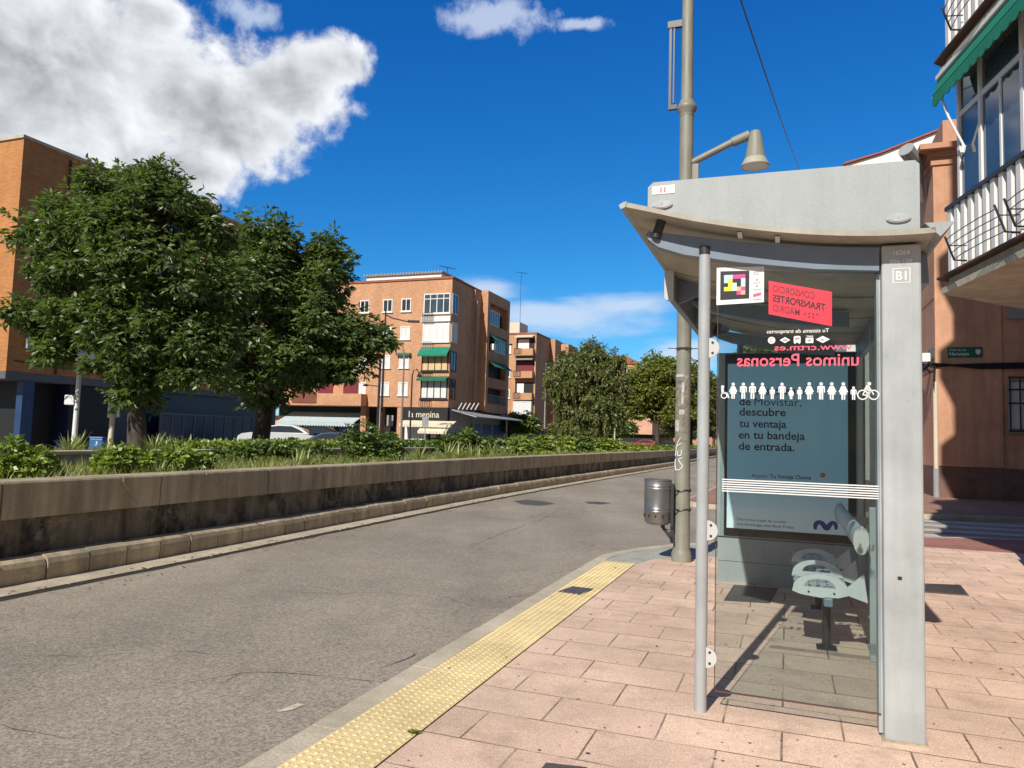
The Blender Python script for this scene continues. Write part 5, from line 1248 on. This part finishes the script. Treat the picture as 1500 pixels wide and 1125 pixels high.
def limbs(mb, H0, cent, rng, r0, nmain=6, base=(0, 0, 0), lean=(0, 0)):
    b = Vector(base); top = Vector((lean[0], lean[1], H0))
    mb.tube([b+Vector((0, 0, -.1)), b+Vector((0, 0, .12)), b.lerp(top, .35)+Vector((rng.normal()*.05, rng.normal()*.05, 0)), b.lerp(top, .7), top], [r0*1.45, r0*1.12, r0*.95, r0*.86, r0*.8], 12)
    order = np.argsort(np.arctan2(cent[:, 1], cent[:, 0])); groups = np.array_split(order, nmain)
    for g_ in groups:
        if len(g_) == 0: continue
        mcen = Vector(cent[g_].mean(0)); mid = top.lerp(mcen, .55)+Vector((0, 0, .1)); rm = r0*.42
        mb.tube([top-Vector((0, 0, .15)), top.lerp(mid, .5)+Vector((rng.normal()*.12, rng.normal()*.12, .1)), mid], [r0*.6, rm*1.1, rm], 8)
        for j in g_:
            c = Vector(cent[j]); q = mid.lerp(c, .5)+Vector((rng.normal()*.12, rng.normal()*.12, .12))
            mb.tube([mid, q, c], [rm*.6, rm*.3, .012], 5, caps=False)
def tree(name, label, base, H0, cent, rad, mat, seed, r0=.28, k=40, leaves=8, L=.26, W=.10, droop=.5, flat=.65, nmain=6, group=None, weep=0, lean=(0, 0), up=.25):
    rng = np.random.default_rng(seed); t = thing(name, label, 'tree', base, 0, group)
    mb = MB(); limbs(mb, H0, cent, rng, r0, nmain, lean=lean); mb.build('trunk', M['bark'], t, True, 50)
    P, D, Nn, l, w = rosettes(cent, rad, rng, k, leaves, L, W, droop, flat, up)
    if weep:
        m = len(cent)*weep; ii = rng.integers(0, len(cent), m); a = rng.uniform(0, 2*np.pi, m); rr = rad[ii]*rng.uniform(.5, 1.1, m)
        p0 = cent[ii]+np.stack([np.cos(a)*rr, np.sin(a)*rr, rng.uniform(-.2, .3, m)*rad[ii]], 1)
        ln = rng.uniform(.6, 2.2, m); nl = 14
        tt = rng.uniform(0, 1, (m, nl)); q = np.repeat(p0[:, None, :], nl, 1); q[:, :, 2] -= tt*ln[:, None]
        q[:, :, 0] += np.cos(a)[:, None]*.25*np.sin(tt*1.4); q[:, :, 1] += np.sin(a)[:, None]*.25*np.sin(tt*1.4)
        q = q.reshape(-1, 3); n2 = len(q); D2_ = np.stack([rng.normal(0, .5, n2), rng.normal(0, .5, n2), -np.ones(n2)], 1); N2 = rng.normal(size=(n2, 3))
        P = np.vstack([P, q]); D = np.vstack([D, D2_]); Nn = np.vstack([Nn, N2]); l = np.concatenate([l, L*rng.uniform(.7, 1.2, n2)]); w = np.concatenate([w, W*rng.uniform(.7, 1.2, n2)])
    leaf_object('crown', P, D, Nn, l, w, mat, t); return t
def clumps_px(base, Y, ells, n, rng, depth, rmin, rmax, shell=.45):
    """clump centres inside the crown; its lobes are given as picture-plane ellipses and turned into metres at the tree's own distance"""
    out = []; rad = []
    ar = np.array([e[2]*e[3] for e in ells], float); ar /= ar.sum()
    for e, a in zip(ells, ar):
        c = at(e[0], e[1], Y)-Vector(base); rx = e[2]*Y/FPX; rz = e[3]*Y/FPX; ry = min(depth, max(rx, rz)*1.05)
        for _ in range(max(3, int(n*a))):
            d = rng.normal(size=3); d /= np.linalg.norm(d); r = rng.uniform(shell, 1.)**.6*.93
            rr = rng.uniform(rmin, rmax)
            s_ = np.array([max(rx-rr*.6, .1), max(ry-rr*.6, .1), max(rz-rr*.45, .1)])
            out.append(np.array(c)+d*r*s_); rad.append(rr)
    return np.array(out), np.array(rad)
GZ = .95
rng = np.random.default_rng(5)
# big shade tree in front of the shaded brick block
Y1 = 20.; b1_ = at(197, 655, Y1); b1_ = Vector((b1_.x, b1_.y, .3))
cen, rad = clumps_px(b1_, Y1, [(185, 320, 85, 62), (255, 300, 66, 50), (110, 330, 62, 55), (120, 400, 90, 60), (230, 400, 105, 90), (85, 460, 72, 42), (190, 490, 100, 70), (285, 480, 62, 80), (45, 462, 38, 22), (228, 545, 62, 34), (300, 532, 38, 34), (75, 510, 28, 14), (195, 575, 20, 18), (235, 262, 30, 20), (205, 270, 20, 16), (60, 340, 34, 20), (160, 270, 40, 24), (320, 420, 26, 60), (310, 350, 24, 40)], 165, rng, 2.9, .30, .78)
tree('shade_tree', 'large dark leafy tree with a broad crown in front of the left brick block', b1_, 2.2, cen, rad, M['leafA'], 21, r0=.26, k=62, leaves=9, L=.175, W=.075, droop=.4, nmain=7, flat=1., up=.5)
Y2 = 27.; b2_ = at(385, 655, Y2); b2_ = Vector((b2_.x, b2_.y, .3))
cen, rad = clumps_px(b2_, Y2, [(400, 350, 55, 40), (390, 420, 90, 65), (470, 400, 60, 45), (370, 490, 75, 60), (470, 480, 80, 55), (530, 500, 42, 30), (430, 542, 78, 34), (505, 535, 48, 30), (358, 552, 40, 34), (388, 575, 18, 18), (345, 400, 35, 60), (480, 365, 20, 16), (555, 498, 20, 14), (340, 470, 28, 70), (440, 450, 60, 50)], 165, rng, 3.2, .38, .92)
tree('shade_tree', 'second dark leafy tree, its crown hiding the left half of the corner apartment block', b2_, 2.6, cen, rad, M['leafA'], 22, r0=.34, k=58, leaves=9, L=.20, W=.085, droop=.4, nmain=7, flat=1., up=.5)
# drooping tree and its neighbours down the street
def far_tree(name, label, px, py0, Y, ells, mat, seed, n=70, dep=4., rr=(.8, 1.5), **k):
    b = at(px, py0, Y); b = Vector((b.x, b.y, .2)); c, r = clumps_px(b, Y, ells, n, np.random.default_rng(seed), dep, *rr)
    return tree(name, label, b, k.pop('H0', 3.), c, r, mat, seed+50, **k)
far_tree('drooping_tree', 'tall olive green tree with drooping twigs left of the gap in the street trees', 856, 650, 74, [(850, 530, 32, 26), (830, 560, 32, 40), (880, 560, 34, 36), (855, 590, 48, 40), (835, 620, 30, 24), (885, 608, 30, 30), (866, 516, 16, 18), (895, 530, 18, 18), (825, 640, 14, 12)], M['leafB'], 31, n=115, r0=.3, k=40, leaves=8, L=.36, W=.13, droop=1., weep=26, H0=3.4, up=.5)
far_tree('street_tree', 'rounded yellowish green street tree left of the lamp post', 962, 650, 84, [(950, 560, 40, 36), (980, 555, 34, 40), (932, 590, 30, 30), (970, 600, 44, 32), (960, 532, 28, 18), (1000, 580, 24, 40), (928, 560, 20, 22)], M['leafC'], 32, n=120, r0=.28, k=42, leaves=8, L=.36, W=.15, H0=3.2, up=.4)
far_tree('street_tree', 'darker street tree directly behind the lamp post', 1012, 650, 92, [(1005, 560, 30, 36), (1025, 590, 30, 40), (1000, 610, 26, 26), (1035, 560, 18, 26)], M['leafB'], 33, n=85, r0=.28, k=34, leaves=8, L=.4, W=.17, H0=3.2, up=.4)
far_tree('street_tree', 'small street tree seen between the shelter post and the display', 1046, 650, 110, [(1042, 610, 22, 30), (1052, 600, 16, 36)], M['leafB'], 34, n=40, r0=.25, k=30, leaves=8, L=.42, W=.18, H0=2.6, up=.4)
far_tree('cypress_tree', 'dark narrow tree rising beside the distant brick block behind the drooping tree', 822, 650, 118, [(822, 520, 10, 22), (826, 560, 14, 40), (812, 545, 10, 20)], M['leafD'], 35, n=46, dep=2., rr=(.7, 1.2), r0=.3, k=34, leaves=8, L=.5, W=.2, H0=4, up=.5)
far_tree('dark_tree', 'dark low tree in the shade under the far apartment block', 745, 655, 82, [(745, 618, 26, 16), (770, 620, 24, 16), (725, 626, 14, 12)], M['leafD'], 36, n=40, dep=2., rr=(.6, 1.), r0=.2, k=34, leaves=8, L=.36, W=.15, H0=1.6, up=.4)
far_tree('pavement_tree', 'tree on the near pavement seen through the shelter glass above the display', 1150, 660, 52, [(1120, 520, 50, 26), (1180, 522, 56, 30), (1150, 545, 60, 34), (1210, 540, 40, 30)], M['leafC'], 37, n=70, rr=(.6, 1.1), r0=.2, k=36, leaves=8, L=.3, W=.12, H0=3., up=.4)
far_tree('dark_tree', 'dark trees shading the parked cars, right of the distant shop row', 900, 650, 100, [(880, 622, 26, 14), (910, 628, 24, 12)], M['leafD'], 39, n=30, rr=(.6, 1.2), r0=.2, k=30, leaves=8, L=.4, W=.17, H0=1.8, up=.4)

far_tree('distant_tree', 'low distant tree closing the street behind the red parked car', 945, 650, 140, [(945, 622, 34, 18), (930, 632, 20, 10), (965, 630, 24, 12)], M['leafB'], 41, n=40, rr=(.8, 1.4), r0=.3, k=30, leaves=8, L=.5, W=.24, H0=2, up=.5)
far_tree('distant_tree', 'low distant tree closing the street behind the lamp post', 1000, 650, 145, [(995, 622, 34, 20), (1015, 630, 24, 14), (980, 634, 24, 10)], M['leafD'], 42, n=40, rr=(.8, 1.4), r0=.3, k=30, leaves=8, L=.5, W=.24, H0=2, up=.5)
far_tree('distant_tree', 'low distant tree closing the street beside the advertising display', 1046, 650, 150, [(1040, 622, 34, 22), (1065, 628, 30, 16)], M['leafB'], 43, n=40, rr=(.8, 1.4), r0=.3, k=30, leaves=8, L=.5, W=.24, H0=2, up=.5)
# shrubs between the two walls, measured along the parapet
def shrub(px, off, w, h, mat='leafS', z=.78, seed=0, label='', L=.085, W=.05, n=14, name='shrub', k=26, flat=1.):
    s_ = s_at(px, off, z+.15); p = gpt(s_, off, z); rng = np.random.default_rng(1000+seed); t = thing(name, label, 'shrub', p, 0, 'shrubs behind the parapet')
    c = np.stack([rng.normal(0, .25, n)*w/1.6, rng.normal(0, .22, n)*w/1.6, rng.uniform(.25, .82, n)*h], 1); r = rng.uniform(.16, .30, n)*min(w, h*1.3)*.8
    P, D, Nn, l, ww = rosettes(c, r, rng, k, 8, L, W, .2, 1., .55); P[:, 2] = np.maximum(P[:, 2], .02)
    mb = MB()
    for j in range(min(n, 9)): mb.tube([(rng.normal()*.04, rng.normal()*.04, -.05), tuple(c[j]*np.array([.5, .5, .5])), tuple(c[j])], [.016, .011, .005], 5, caps=False)
    mb.build('stem', M['bark'], t); leaf_object('foliage', P, D, Nn, l, ww, M[mat], t)
    # a few long shoots
    return t
SH = [ # px, off, width, height, material, label
 (22, 1.9, .85, .50, 'leafS', 'bright green shrub at the left edge above the parapet'),
 (50, 2.2, .55, .40, 'leafS', 'small bright shrub just right of the leftmost shrub'),
 (170, 1.8, .62, .50, 'leafS', 'bright green shrub below the trunk of the large shade tree'),
 (205, 2.0, .55, .36, 'leafS', 'low leafy shrub right of the one below the tree trunk'),
 (250, 1.9, .85, .40, 'leafS', 'low spreading light green shrub a little right of the large tree trunk'),
 (282, 2.3, .7, .36, 'leafS', 'loose low green shrub right of the spreading one'),
 (345, 3.3, 1.3, .50, 'leafD', 'trailing dark shrub hanging over the planter wall'),
 (400, 3.3, 1.3, .52, 'leafD', 'trailing shrub over the planter wall below the second tree'),
 (455, 3.2, 1.3, .52, 'leafD', 'dense dark shrub over the planter wall left of the tall bush'),
 (528, 2.0, 1.25, .98, 'leafD', 'tall dense bush with dark glossy leaves below the corner block'),
 (566, 2.6, 1.0, .70, 'leafD', 'smaller dark bush right of the tall dense one'),
 (686, 2.6, 1.1, .84, 'leafD', 'bushy shrub below the shop corner of the brick block'),
 (662, 2.9, .8, .6, 'leafD', 'low dark shrub left of the shrub below the shop corner'),
 (722, 2.8, .9, .6, 'leafD', 'small dark shrub right of the shrub below the shop corner'),
 (762, 2.2, 1.15, .74, 'leafS', 'light green shrub below the second apartment block'),
 (795, 2.3, 1.15, .74, 'leafS', 'green shrub below the left edge of the drooping tree'),
 (826, 2.2, 1.2, .74, 'leafS', 'green shrub left of the middle of the drooping tree'),
 (856, 2.2, 1.2, .74, 'leafD', 'green shrub below the middle of the drooping tree'),
 (884, 2.1, 1.25, .82, 'leafS', 'yellowish shrub below the right edge of the drooping tree'),
 (903, 2.2, 1.1, .70, 'leafS', 'light shrub at the gap between the street trees'),
 (922, 2.0, 1.2, .48, 'leafS', 'low shrub right of the gap between the street trees'),
 (943, 2.0, 1.6, .42, 'leafS', 'low green shrub left of the litter bin top'),
 (962, 2.0, 1.8, .40, 'leafS', 'low green shrub above the litter bin'),
 (980, 2.0, 2.0, .40, 'leafS', 'low green shrub touching the lamp post'),
 (1012, 2.0, 2.4, .40, 'leafS', 'low green shrub right of the lamp post'),
 (1038, 2.0, 3.0, .42, 'leafS', 'low green shrub between shelter post and display'),
]
for i, (px, off, w, h, mt, lb) in enumerate(SH):
    far = px > 620
    shrub(px, off, w, h, mt, .78, i, lb, L=.075 if not far else .13, W=.048 if not far else .085, n=16 if h < .6 else 24, k=24 if not far else 22)
# spiky plants
def spiky(px, off, h, label, seed, z=.78, mat='leafY', nb=34):
    s_ = s_at(px, off, z+.1); p = gpt(s_, off, z); rng = np.random.default_rng(3000+seed); t = thing('spiky_plant', label, 'plant', p, 0, 'spiky plants in the planter')
    a = rng.uniform(0, 2*np.pi, nb); e = rng.uniform(.35, 1.4, nb); D = np.stack([np.cos(a)*np.cos(e), np.sin(a)*np.cos(e), np.sin(e)], 1)
    P = np.stack([np.cos(a)*.03, np.sin(a)*.03, np.zeros(nb)], 1); Nn = np.stack([-np.cos(a)*np.sin(e), -np.sin(a)*np.sin(e), np.cos(e)], 1)
    leaf_object('blades', P, D, Nn, h*rng.uniform(.7, 1.2, nb), h*.085, M[mat], t, fold=.5); return t
SP = [(612, 1.6, .5, 'pale spiky plant alone on the parapet edge left of the bush below the shop'), (655, 1.7, .62, 'largest pale yellow spiky plant below the shop front'), (670, 1.9, .55, 'pale spiky plant behind the largest yellow one'),
      (690, 1.5, .58, 'pale yellow spiky plant right of the largest one'), (702, 1.8, .5, 'spiky plant right of the shop corner'), (722, 1.5, .58, 'yellow spiky plant below the shaded balconies'), (740, 1.6, .55, 'rightmost of the yellow spiky plants below the shaded balconies'),
      (820, 1.5, .5, 'small spiky plant in front of the green shrubs on the parapet'), (100, 5.0, .42, 'spiky plant on the upper bed by the thin white pole'), (112, 5.2, .42, 'second spiky plant by the thin white pole'),
      (225, 5.0, .45, 'spiky plant on the upper bed just right of the large tree trunk'), (238, 5.1, .45, 'spiky plant on the upper bed, middle one right of the large trunk'), (250, 5.0, .42, 'spiky plant on the upper bed, outer one right of the large trunk'), (275, 5.0, .38, 'low spiky plant on the upper bed further right of the trunk'),
      (435, 1.5, .42, 'greyish spiky plant on the parapet below the parked cars'), (448, 1.7, .42, 'second greyish spiky plant below the parked cars'), (232, 1.5, .26, 'dry reddish tuft on the parapet by the spreading shrub')]
for i, (px, off, h, lb) in enumerate(SP): spiky(px, off, h, lb, i, .78 if off < 3 else .97, 'leafY' if h > .3 else 'leafY', 40)
# clipped low hedge strip on the upper bed
def hedge(px0, px1, off, z, h, label, seed, mat='leafS', wd=.5):
    s0, s1 = s_at(px0, off, z+.2), s_at(px1, off, z+.2); rng = np.random.default_rng(seed); p0 = gpt(s0, off, z); t = thing('hedge', label, 'hedge', p0)
    m = int((s1-s0)*260); ss_ = rng.uniform(s0, s1, m); pts = np.array([gpt(a, off+rng.normal(0, wd*.45), z+h*rng.beta(2, 1.3)) for a in ss_])-np.array(p0)
    idx = np.repeat(np.arange(m), 5); P = pts[idx]; D = rng.normal(size=P.shape); D[:, 2] += .4; Nn = rng.normal(size=P.shape)+np.array([0, 0, 1.])
    leaf_object('foliage', P, D, Nn, .085*rng.uniform(.7, 1.3, len(P)), .05, M[mat], t); return t
hedge(268, 330, 4.4, 1.0, .22, 'short low hedge on top of the planter wall right of the large tree', 61)
hedge(355, 500, 4.5, 1.0, .24, 'low clipped hedge on top of the planter wall in front of the parked cars', 62)
hedge(580, 700, 4.6, .95, .34, 'dark hedge on top of the planter wall below the shop corner', 63, 'leafD')
# trailing vines over the coping
for i, (px, l) in enumerate(((178, .35), (465, .30), (512, .34), (735, .3), (300, .2))):
    s_ = s_at(px, .57, .9); p = gpt(s_, .555, .905); t = thing('dry_vine', ('dry vine hanging over the coping below the left shrub', 'dry vine hanging over the coping at the joint below the tall bush', 'longer dry vine right of the one at the coping joint', 'dry vine on the coping below the shaded balconies', 'short dry twig on the coping near the low shrub')[i], 'vine', p)
    mb = MB(); g_ = gdir(s_); pts = [(0, 0, .02)]
    for k in range(6): pts.append((math.sin(g_)*(.05*k+random.uniform(-.02, .02)), math.cos(g_)*(.05*k), -l*(k+1)/6))
    pts = [(x+.012, y-.004, z) for x, y, z in pts]; mb.tube(pts, .006, 5); mb.build('stalk', plain('dry_stalk', (.34, .28, .18), .9), t)
# grass in the planting beds: nobody could count it
def grass(name, s0, s1, o0, o1, z, n, h, seed):
    rng = np.random.default_rng(seed); u = rng.uniform(0, 1, n)**1.7; ss_ = s0+(s1-s0)*u; oo = rng.uniform(o0, o1, n)
    base = np.array([gpt(a, b, z) for a, b in zip(ss_, oo)]); dense = rng.uniform(0, 1, n) < .3+.7*(np.sin(base[:, 0]*2.1+base[:, 1]*1.3) > -.2); base = base[dense]; n = len(base)
    a = rng.uniform(0, 2*np.pi, n); D = np.stack([np.cos(a)*.5, np.sin(a)*.5, np.ones(n)], 1); hh = h*rng.uniform(.4, 1.5, n)
    o = leaf_object(name, base, D, rng.normal(size=(n, 3)), hh, .012+.0*hh, M['grass']); tag(o, 'unmown grass and weeds growing between the parapet and the planter wall', 'grass', kind='stuff'); return o
grass('grass', 8, 60, 1.02, 3.5, .775, 26000, .20, 71)
g2 = grass('grass', 10, 60, 3.95, 6.3, .96, 9000, .14, 72); g2['label'] = 'short grass on the upper bed beyond the planter wall'
# weed in the pavement joint
pw_ = gp(607, 1074, 0); t = thing('weed_tuft', 'tiny dry weed tuft growing at the edge of the tactile strip', 'weed', pw_); rng = np.random.default_rng(5); n = 60
a = rng.uniform(0, 6.28, n); leaf_object('blades', np.stack([rng.normal(0, .012, n), rng.normal(0, .006, n), np.zeros(n)], 1), np.stack([np.cos(a), np.sin(a), np.full(n, .5)], 1), rng.normal(size=(n, 3)), .03, .008, M['leafD'], t)
# fallen leaves and grit on the pavement
def litter(name, pts, label, size):
    rng = np.random.default_rng(len(pts)); n = len(pts); a = rng.uniform(0, 6.28, n); D = np.stack([np.cos(a), np.sin(a), rng.uniform(-.05, .3, n)], 1)
    o = leaf_object(name, np.array(pts), D, np.stack([rng.normal(0, .3, n), rng.normal(0, .3, n), np.ones(n)], 1), size*rng.uniform(.5, 1.4, n), size*.5, M['dryleaf']); tag(o, label, 'litter', kind='stuff')
rng = np.random.default_rng(8)
litter('fallen_leaves', [tuple(gpt(s_, o_, z_)) for s_, o_, z_ in [(rng.uniform(9, 60), abs(rng.normal(0, .10))-.02, -.092) for _ in range(330)]+[(rng.uniform(9, 50), rng.normal(-.15, .18), -.112) for _ in range(200)]+[(rng.uniform(9, 40), rng.uniform(.5, .64), .165) for _ in range(200)]], 'dry fallen leaves along the far gutter', .05)
litter('pavement_litter', [tuple(toworld(b_, a_, .004)) for b_, a_ in [(rng.uniform(-1.9, 3.2), rng.uniform(-1.2, 7)) for _ in range(70)]]+[tuple(toworld(-1.86-abs(rng.normal(0, .06)), rng.uniform(-1.5, 5), -.112)) for _ in range(90)], 'small dry leaf scraps on the pavement and along the near kerb', .028)
# ------------------------------------------------------------------ poles, boxes and lamps across the street
def on_far(px, py, Y, z=.2): p = at(px, py, Y); return Vector((p.x, p.y, z))
q = on_far(108, 650, 21.); t = thing('camera_pole', 'thin white pole carrying a white box and a small lamp, left of the blue bin', 'pole', q); H_ = zpx(115, 527, 21.)-.2
mb = MB(); mb.tube([(0, 0, 0), (.02, 0, H_)], [.075, .06], 12); mb.build('shaft', M['vinylw'], t, True)
zb_ = zpx(108, 585, 21.)-.2; mb = MB(); mb.box(-.30, -.02, -.1, .1, zb_-.16, zb_+.12, .02); mb.build('control_box', M['vinylw'], t)
mb = MB(); mb.tube([(0, 0, H_-.05), (-.22, 0, H_-.02)], .02, 6); mb.lathe([(.02, H_+.02), (.17, H_-.06), (.16, H_-.09)], -.25, 0, 14); mb.box(-.06, .06, -.2, -.06, H_-.36, H_-.22, .02); mb.build('lamp_head', M['greysc'], t)
q = on_far(161, 650, 21.5); t = thing('street_lamp', 'grey street lamp beside the large tree trunk with a narrow white plate', 'street lamp', q); H_ = zpx(168, 522, 21.5)-.2
mb = MB(); mb.tube([(0, 0, 0), (.05, 0, H_)], [.085, .05], 12); mb.build('shaft', M['cream'], t, True); mb = MB(); mb.tube([(.0, 0, zpx(163, 612, 21.5)-.2), (.01, 0, zpx(165, 583, 21.5)-.2)], .115, 12); mb.build('sleeve', M['cream'], t, True)
mb = MB(); mb.box(.15, .22, -.02, .02, zpx(172, 611, 21.5)-.2, zpx(172, 586, 21.5)-.2); mb.build('plate', M['vinylw'], t)
mb = MB(); mb.tube([(.05, 0, H_-.02), (-.35, 0, H_+.1)], .03, 8); mb.lathe([(.02, H_+.14), (.15, H_+.10), (.14, H_+.07)], -.42, 0, 14); mb.build('lamp_head', M['vinylw'], t)
q = on_far(145, 660, 22., .2); t = thing('recycling_bin', 'small blue recycling bin between the two pale poles', 'bin', q); zt_ = zpx(145, 640, 22.)-.2
mb = MB(); mb.box(-.19, .19, -.2, .2, 0, zt_-.05, .02); mb.build('body', M['bluesign'], t); mb = MB(); mb.box(-.205, .205, -.215, .215, zt_-.047, zt_, .015); mb.build('lid', M['bluesign'], t)
mb = MB(); mb.prism([(-.03, zt_-.26), (.04, zt_-.22), (.05, zt_-.14), (.0, zt_-.12), (.02, zt_-.18)], -.204, -.201, 'y'); mb.build('recycling_mark', M['vinylw'], t)
def arm_lamp(px, y0, y1, Y, ax, ay, label, mat='cream', r=.09, headl=.8, dark=False, name='street_lamp'):
    q = on_far(px, y0, Y); H_ = zpx(px, y1, Y)-.2; t = thing(name, label, 'street lamp', q); mb = MB(); mb.tube([(0, 0, 0), (0, 0, H_)], [r, r*.5], 10); mb.build('shaft', M[mat], t, True)
    ex = (ax-px)*Y/FPX; ez = zpx(ax, ay, Y)-.2; mb = MB(); mb.tube([(0, 0, H_-.3), (ex*.3, 0, H_+(ez-H_)*.7), (ex, 0, ez)], r*.4, 8); mb.build('lamp_arm', M[mat], t, True)
    s_ = 1 if ex > 0 else -1; mb = MB(); mb.box(ex, ex+s_*headl, -.15, .15, ez-.06, ez+.12, .04); mb.build('lamp_head', M['greysc' if not dark else 'darkm'], t); return t
arm_lamp(557, 650, 455, 56., 590, 471, 'dark street lamp with a long straight arm in front of the corner block', 'darkm', .12, .9, True)
q = on_far(587, 650, 60.); t = thing('street_lamp', 'thin yellowish lamp with a curved neck before the corner block', 'street lamp', q); H_ = zpx(587, 520, 60.)-.2; mb = MB(); mb.tube([(0, 0, 0), (0, 0, H_), (-.15, 0, H_+.7), (-.5, 0, H_+1.1), (-.9, 0, H_+1.0)], [.09, .07, .06, .05, .05], 8); mb.build('shaft', M['pole'], t, True); mb = MB(); mb.box(-1.5, -.85, -.12, .12, H_+.95, H_+1.12, .03); mb.build('lamp_head', M['darkm'], t)
q = on_far(600, 650, 62.); t = thing('street_lamp', 'dark lamp with a swan neck in front of the green awning bay', 'street lamp', q); H_ = zpx(600, 550, 62.)-.2; mb = MB(); mb.tube([(0, 0, 0), (0, 0, H_), (.12, 0, H_+.45), (.35, 0, H_+.55), (.55, 0, H_+.25)], [.08, .06, .05, .05, .045], 8); mb.build('shaft', M['darkm'], t, True); mb = MB(); mb.lathe([(.06, H_+.27), (.22, H_-.05), (.2, H_-.1)], .6, 0, 12); mb.build('lamp_head', M['darkm'], t)
q = on_far(552, 650, 54.); t = thing('street_lamp', 'dark short lamp with two side arms below the second tree', 'street lamp', q); H_ = zpx(552, 566, 54.)-.2; mb = MB(); mb.tube([(0, 0, 0), (0, 0, H_+2.)], .09, 8); mb.build('shaft', M['darkm'], t, True); mb = MB(); mb.tube([(0, 0, H_), (-.9, 0, H_+.1)], .04, 6); mb.lathe([(.05, H_+.18), (.22, H_+.06), (.2, H_)], -1., 0, 12); mb.build('lamp_head', M['darkm'], t)
arm_lamp(741, 655, 506, 80., 741.5, 505, 'slim pale lamp post between the two brick blocks', 'cream', .11, .35)
arm_lamp(797, 650, 532, 84., 822, 543, 'slim grey lamp with a side arm left of the drooping tree', 'greysc', .10, .5)
arm_lamp(900, 650, 560, 90., 902, 559, 'slim pale lamp post at the gap between the street trees', 'cream', .10, .3)
for px, Y, lb in ((622, 58, 'grey traffic sign seen from behind near the shop entrance'), (570, 57, 'small blank sign on a thin pole below the shaded arcade'), (968, 88, 'small white round sign below the yellowish street tree')):
    q = on_far(px, 650, Y); t = thing('traffic_sign', lb, 'sign', q); mb = MB(); mb.tube([(0, 0, 0), (0, 0, 2.7)], .035, 8); mb.build('shaft', M['greysc'], t); mb = MB(); mb.tube([(0, -.05, 2.4), (0, -.02, 2.4)], .3, 18) if px > 900 else mb.box(-.25, .25, -.06, -.03, 1.9, 2.7); mb.build('plate', M['vinylw'] if px > 900 else M['greysc'], t)
# ------------------------------------------------------------------ parked cars
def car(label, x, y, rz, mat, z=.2, k=1., hatch=False):
    t = thing('parked_car', label, 'car', (x, y, z), rz, 'cars parked across the street')
    L2 = 2.15*k; body = [(-L2, .35), (-L2+.02, .72), (-L2+.25, .92), (-L2+.75, 1.0), (-.75, 1.02), (.95, 1.0), (L2-.35, .98 if hatch else .95), (L2-.06, .85), (L2, .55), (L2-.05, .33)]
    mb = MB(); bm = bmesh.new(); 
    P = [(px, pz) for px, pz in body]; mb.prism(P, -.84, .84, 'y'); mb.v = [(x_, y_*(1-.10*max(0, abs(x_)-1.5)/.65), z_) for x_, y_, z_ in mb.v]; bd = mb.build('body', mat, t, True, 40)
    cab = [(-1.05, 1.0), (-.35, 1.40), (.1, 1.47), (.9, 1.46), (1.45 if not hatch else 1.75, 1.25), (1.85 if not hatch else 2.0, .98)]
    mb = MB(); mb.prism(cab, -.72, .72, 'y'); mb.v = [(x_, y_*(1-.20*(z_-1)/.47), z_) for x_, y_, z_ in mb.v]; mb.build('cabin', mat, t, True, 40)
    win = [(-.85, 1.04), (-.32, 1.35), (.1, 1.41), (.82, 1.40), (1.3 if not hatch else 1.55, 1.2), (1.55 if not hatch else 1.7, 1.04)]
    for s_ in (-1, 1):
        mb = MB(); mb.prism(win, s_*.735, s_*.728, 'y'); mb.v = [(x_, y_*(1-.20*(z_-1)/.47), z_) for x_, y_, z_ in mb.v]; mb.build('side_window', M['pane'], t)
        for xx in (-1.35, 1.3):
            mb = MB(); mb.tube([(xx, s_*.70, .32), (xx, s_*.87, .32)], .32, 20); w = mb.build('wheel', M['tyre'], t, True); mb = MB(); mb.tube([(xx, s_*.871, .32), (xx, s_*.876, .32)], .2, 16); mb.build('rim', M['greysc'], w)
        mb = MB(); mb.box(-L2+.06, -L2+.2, s_*.5, s_*.72, .68, .82, .02); mb.build('headlight', M['vinylw'], t); mb = MB(); mb.box(L2-.16, L2-.03, s_*.5, s_*.74, .70, .86, .02); mb.build('tail_light', M['vinylr'], t)
    mb = MB(); mb.prism([(-1.07, 1.03), (-.37, 1.39), (-.39, 1.41), (-1.1, 1.04)], -.58, .58, 'y'); mb.build('windscreen', M['pane'], t)
    mb = MB(); mb.prism([(1.47 if not hatch else 1.77, 1.24), (1.83 if not hatch else 1.99, 1.02), (1.86 if not hatch else 2.02, 1.03), (1.50 if not hatch else 1.80, 1.26)], -.55, .55, 'y'); mb.build('rear_window', M['pane'], t)
    return t
def park(px, py, Y, rz, mat, label, **k): p = at(px, py, Y); car(label, p.x, p.y, rz, mat, **k)
park(408, 640, 43., 0.1, M['carw'], 'white car parked behind the second tree, partly hidden by its trunk', z=.35)
park(455, 640, 46., .15, M['card'], 'black car parked in front of the pale blue awning', z=.35)
park(482, 650, 40., .05, M['carb'], 'dark blue car roof showing above the hedge', z=.0, hatch=True)
park(942, 640, 112., -TH+.2, M['carr'], 'red car parked far down the street below the yellowish tree', hatch=True)
park(975, 640, 116., -TH+.2, M['card'], 'dark car parked far down the street right of the red one')
park(1000, 640, 120., -TH+.2, M['cars'], 'silver car parked far down the street next to the lamp post', hatch=True)
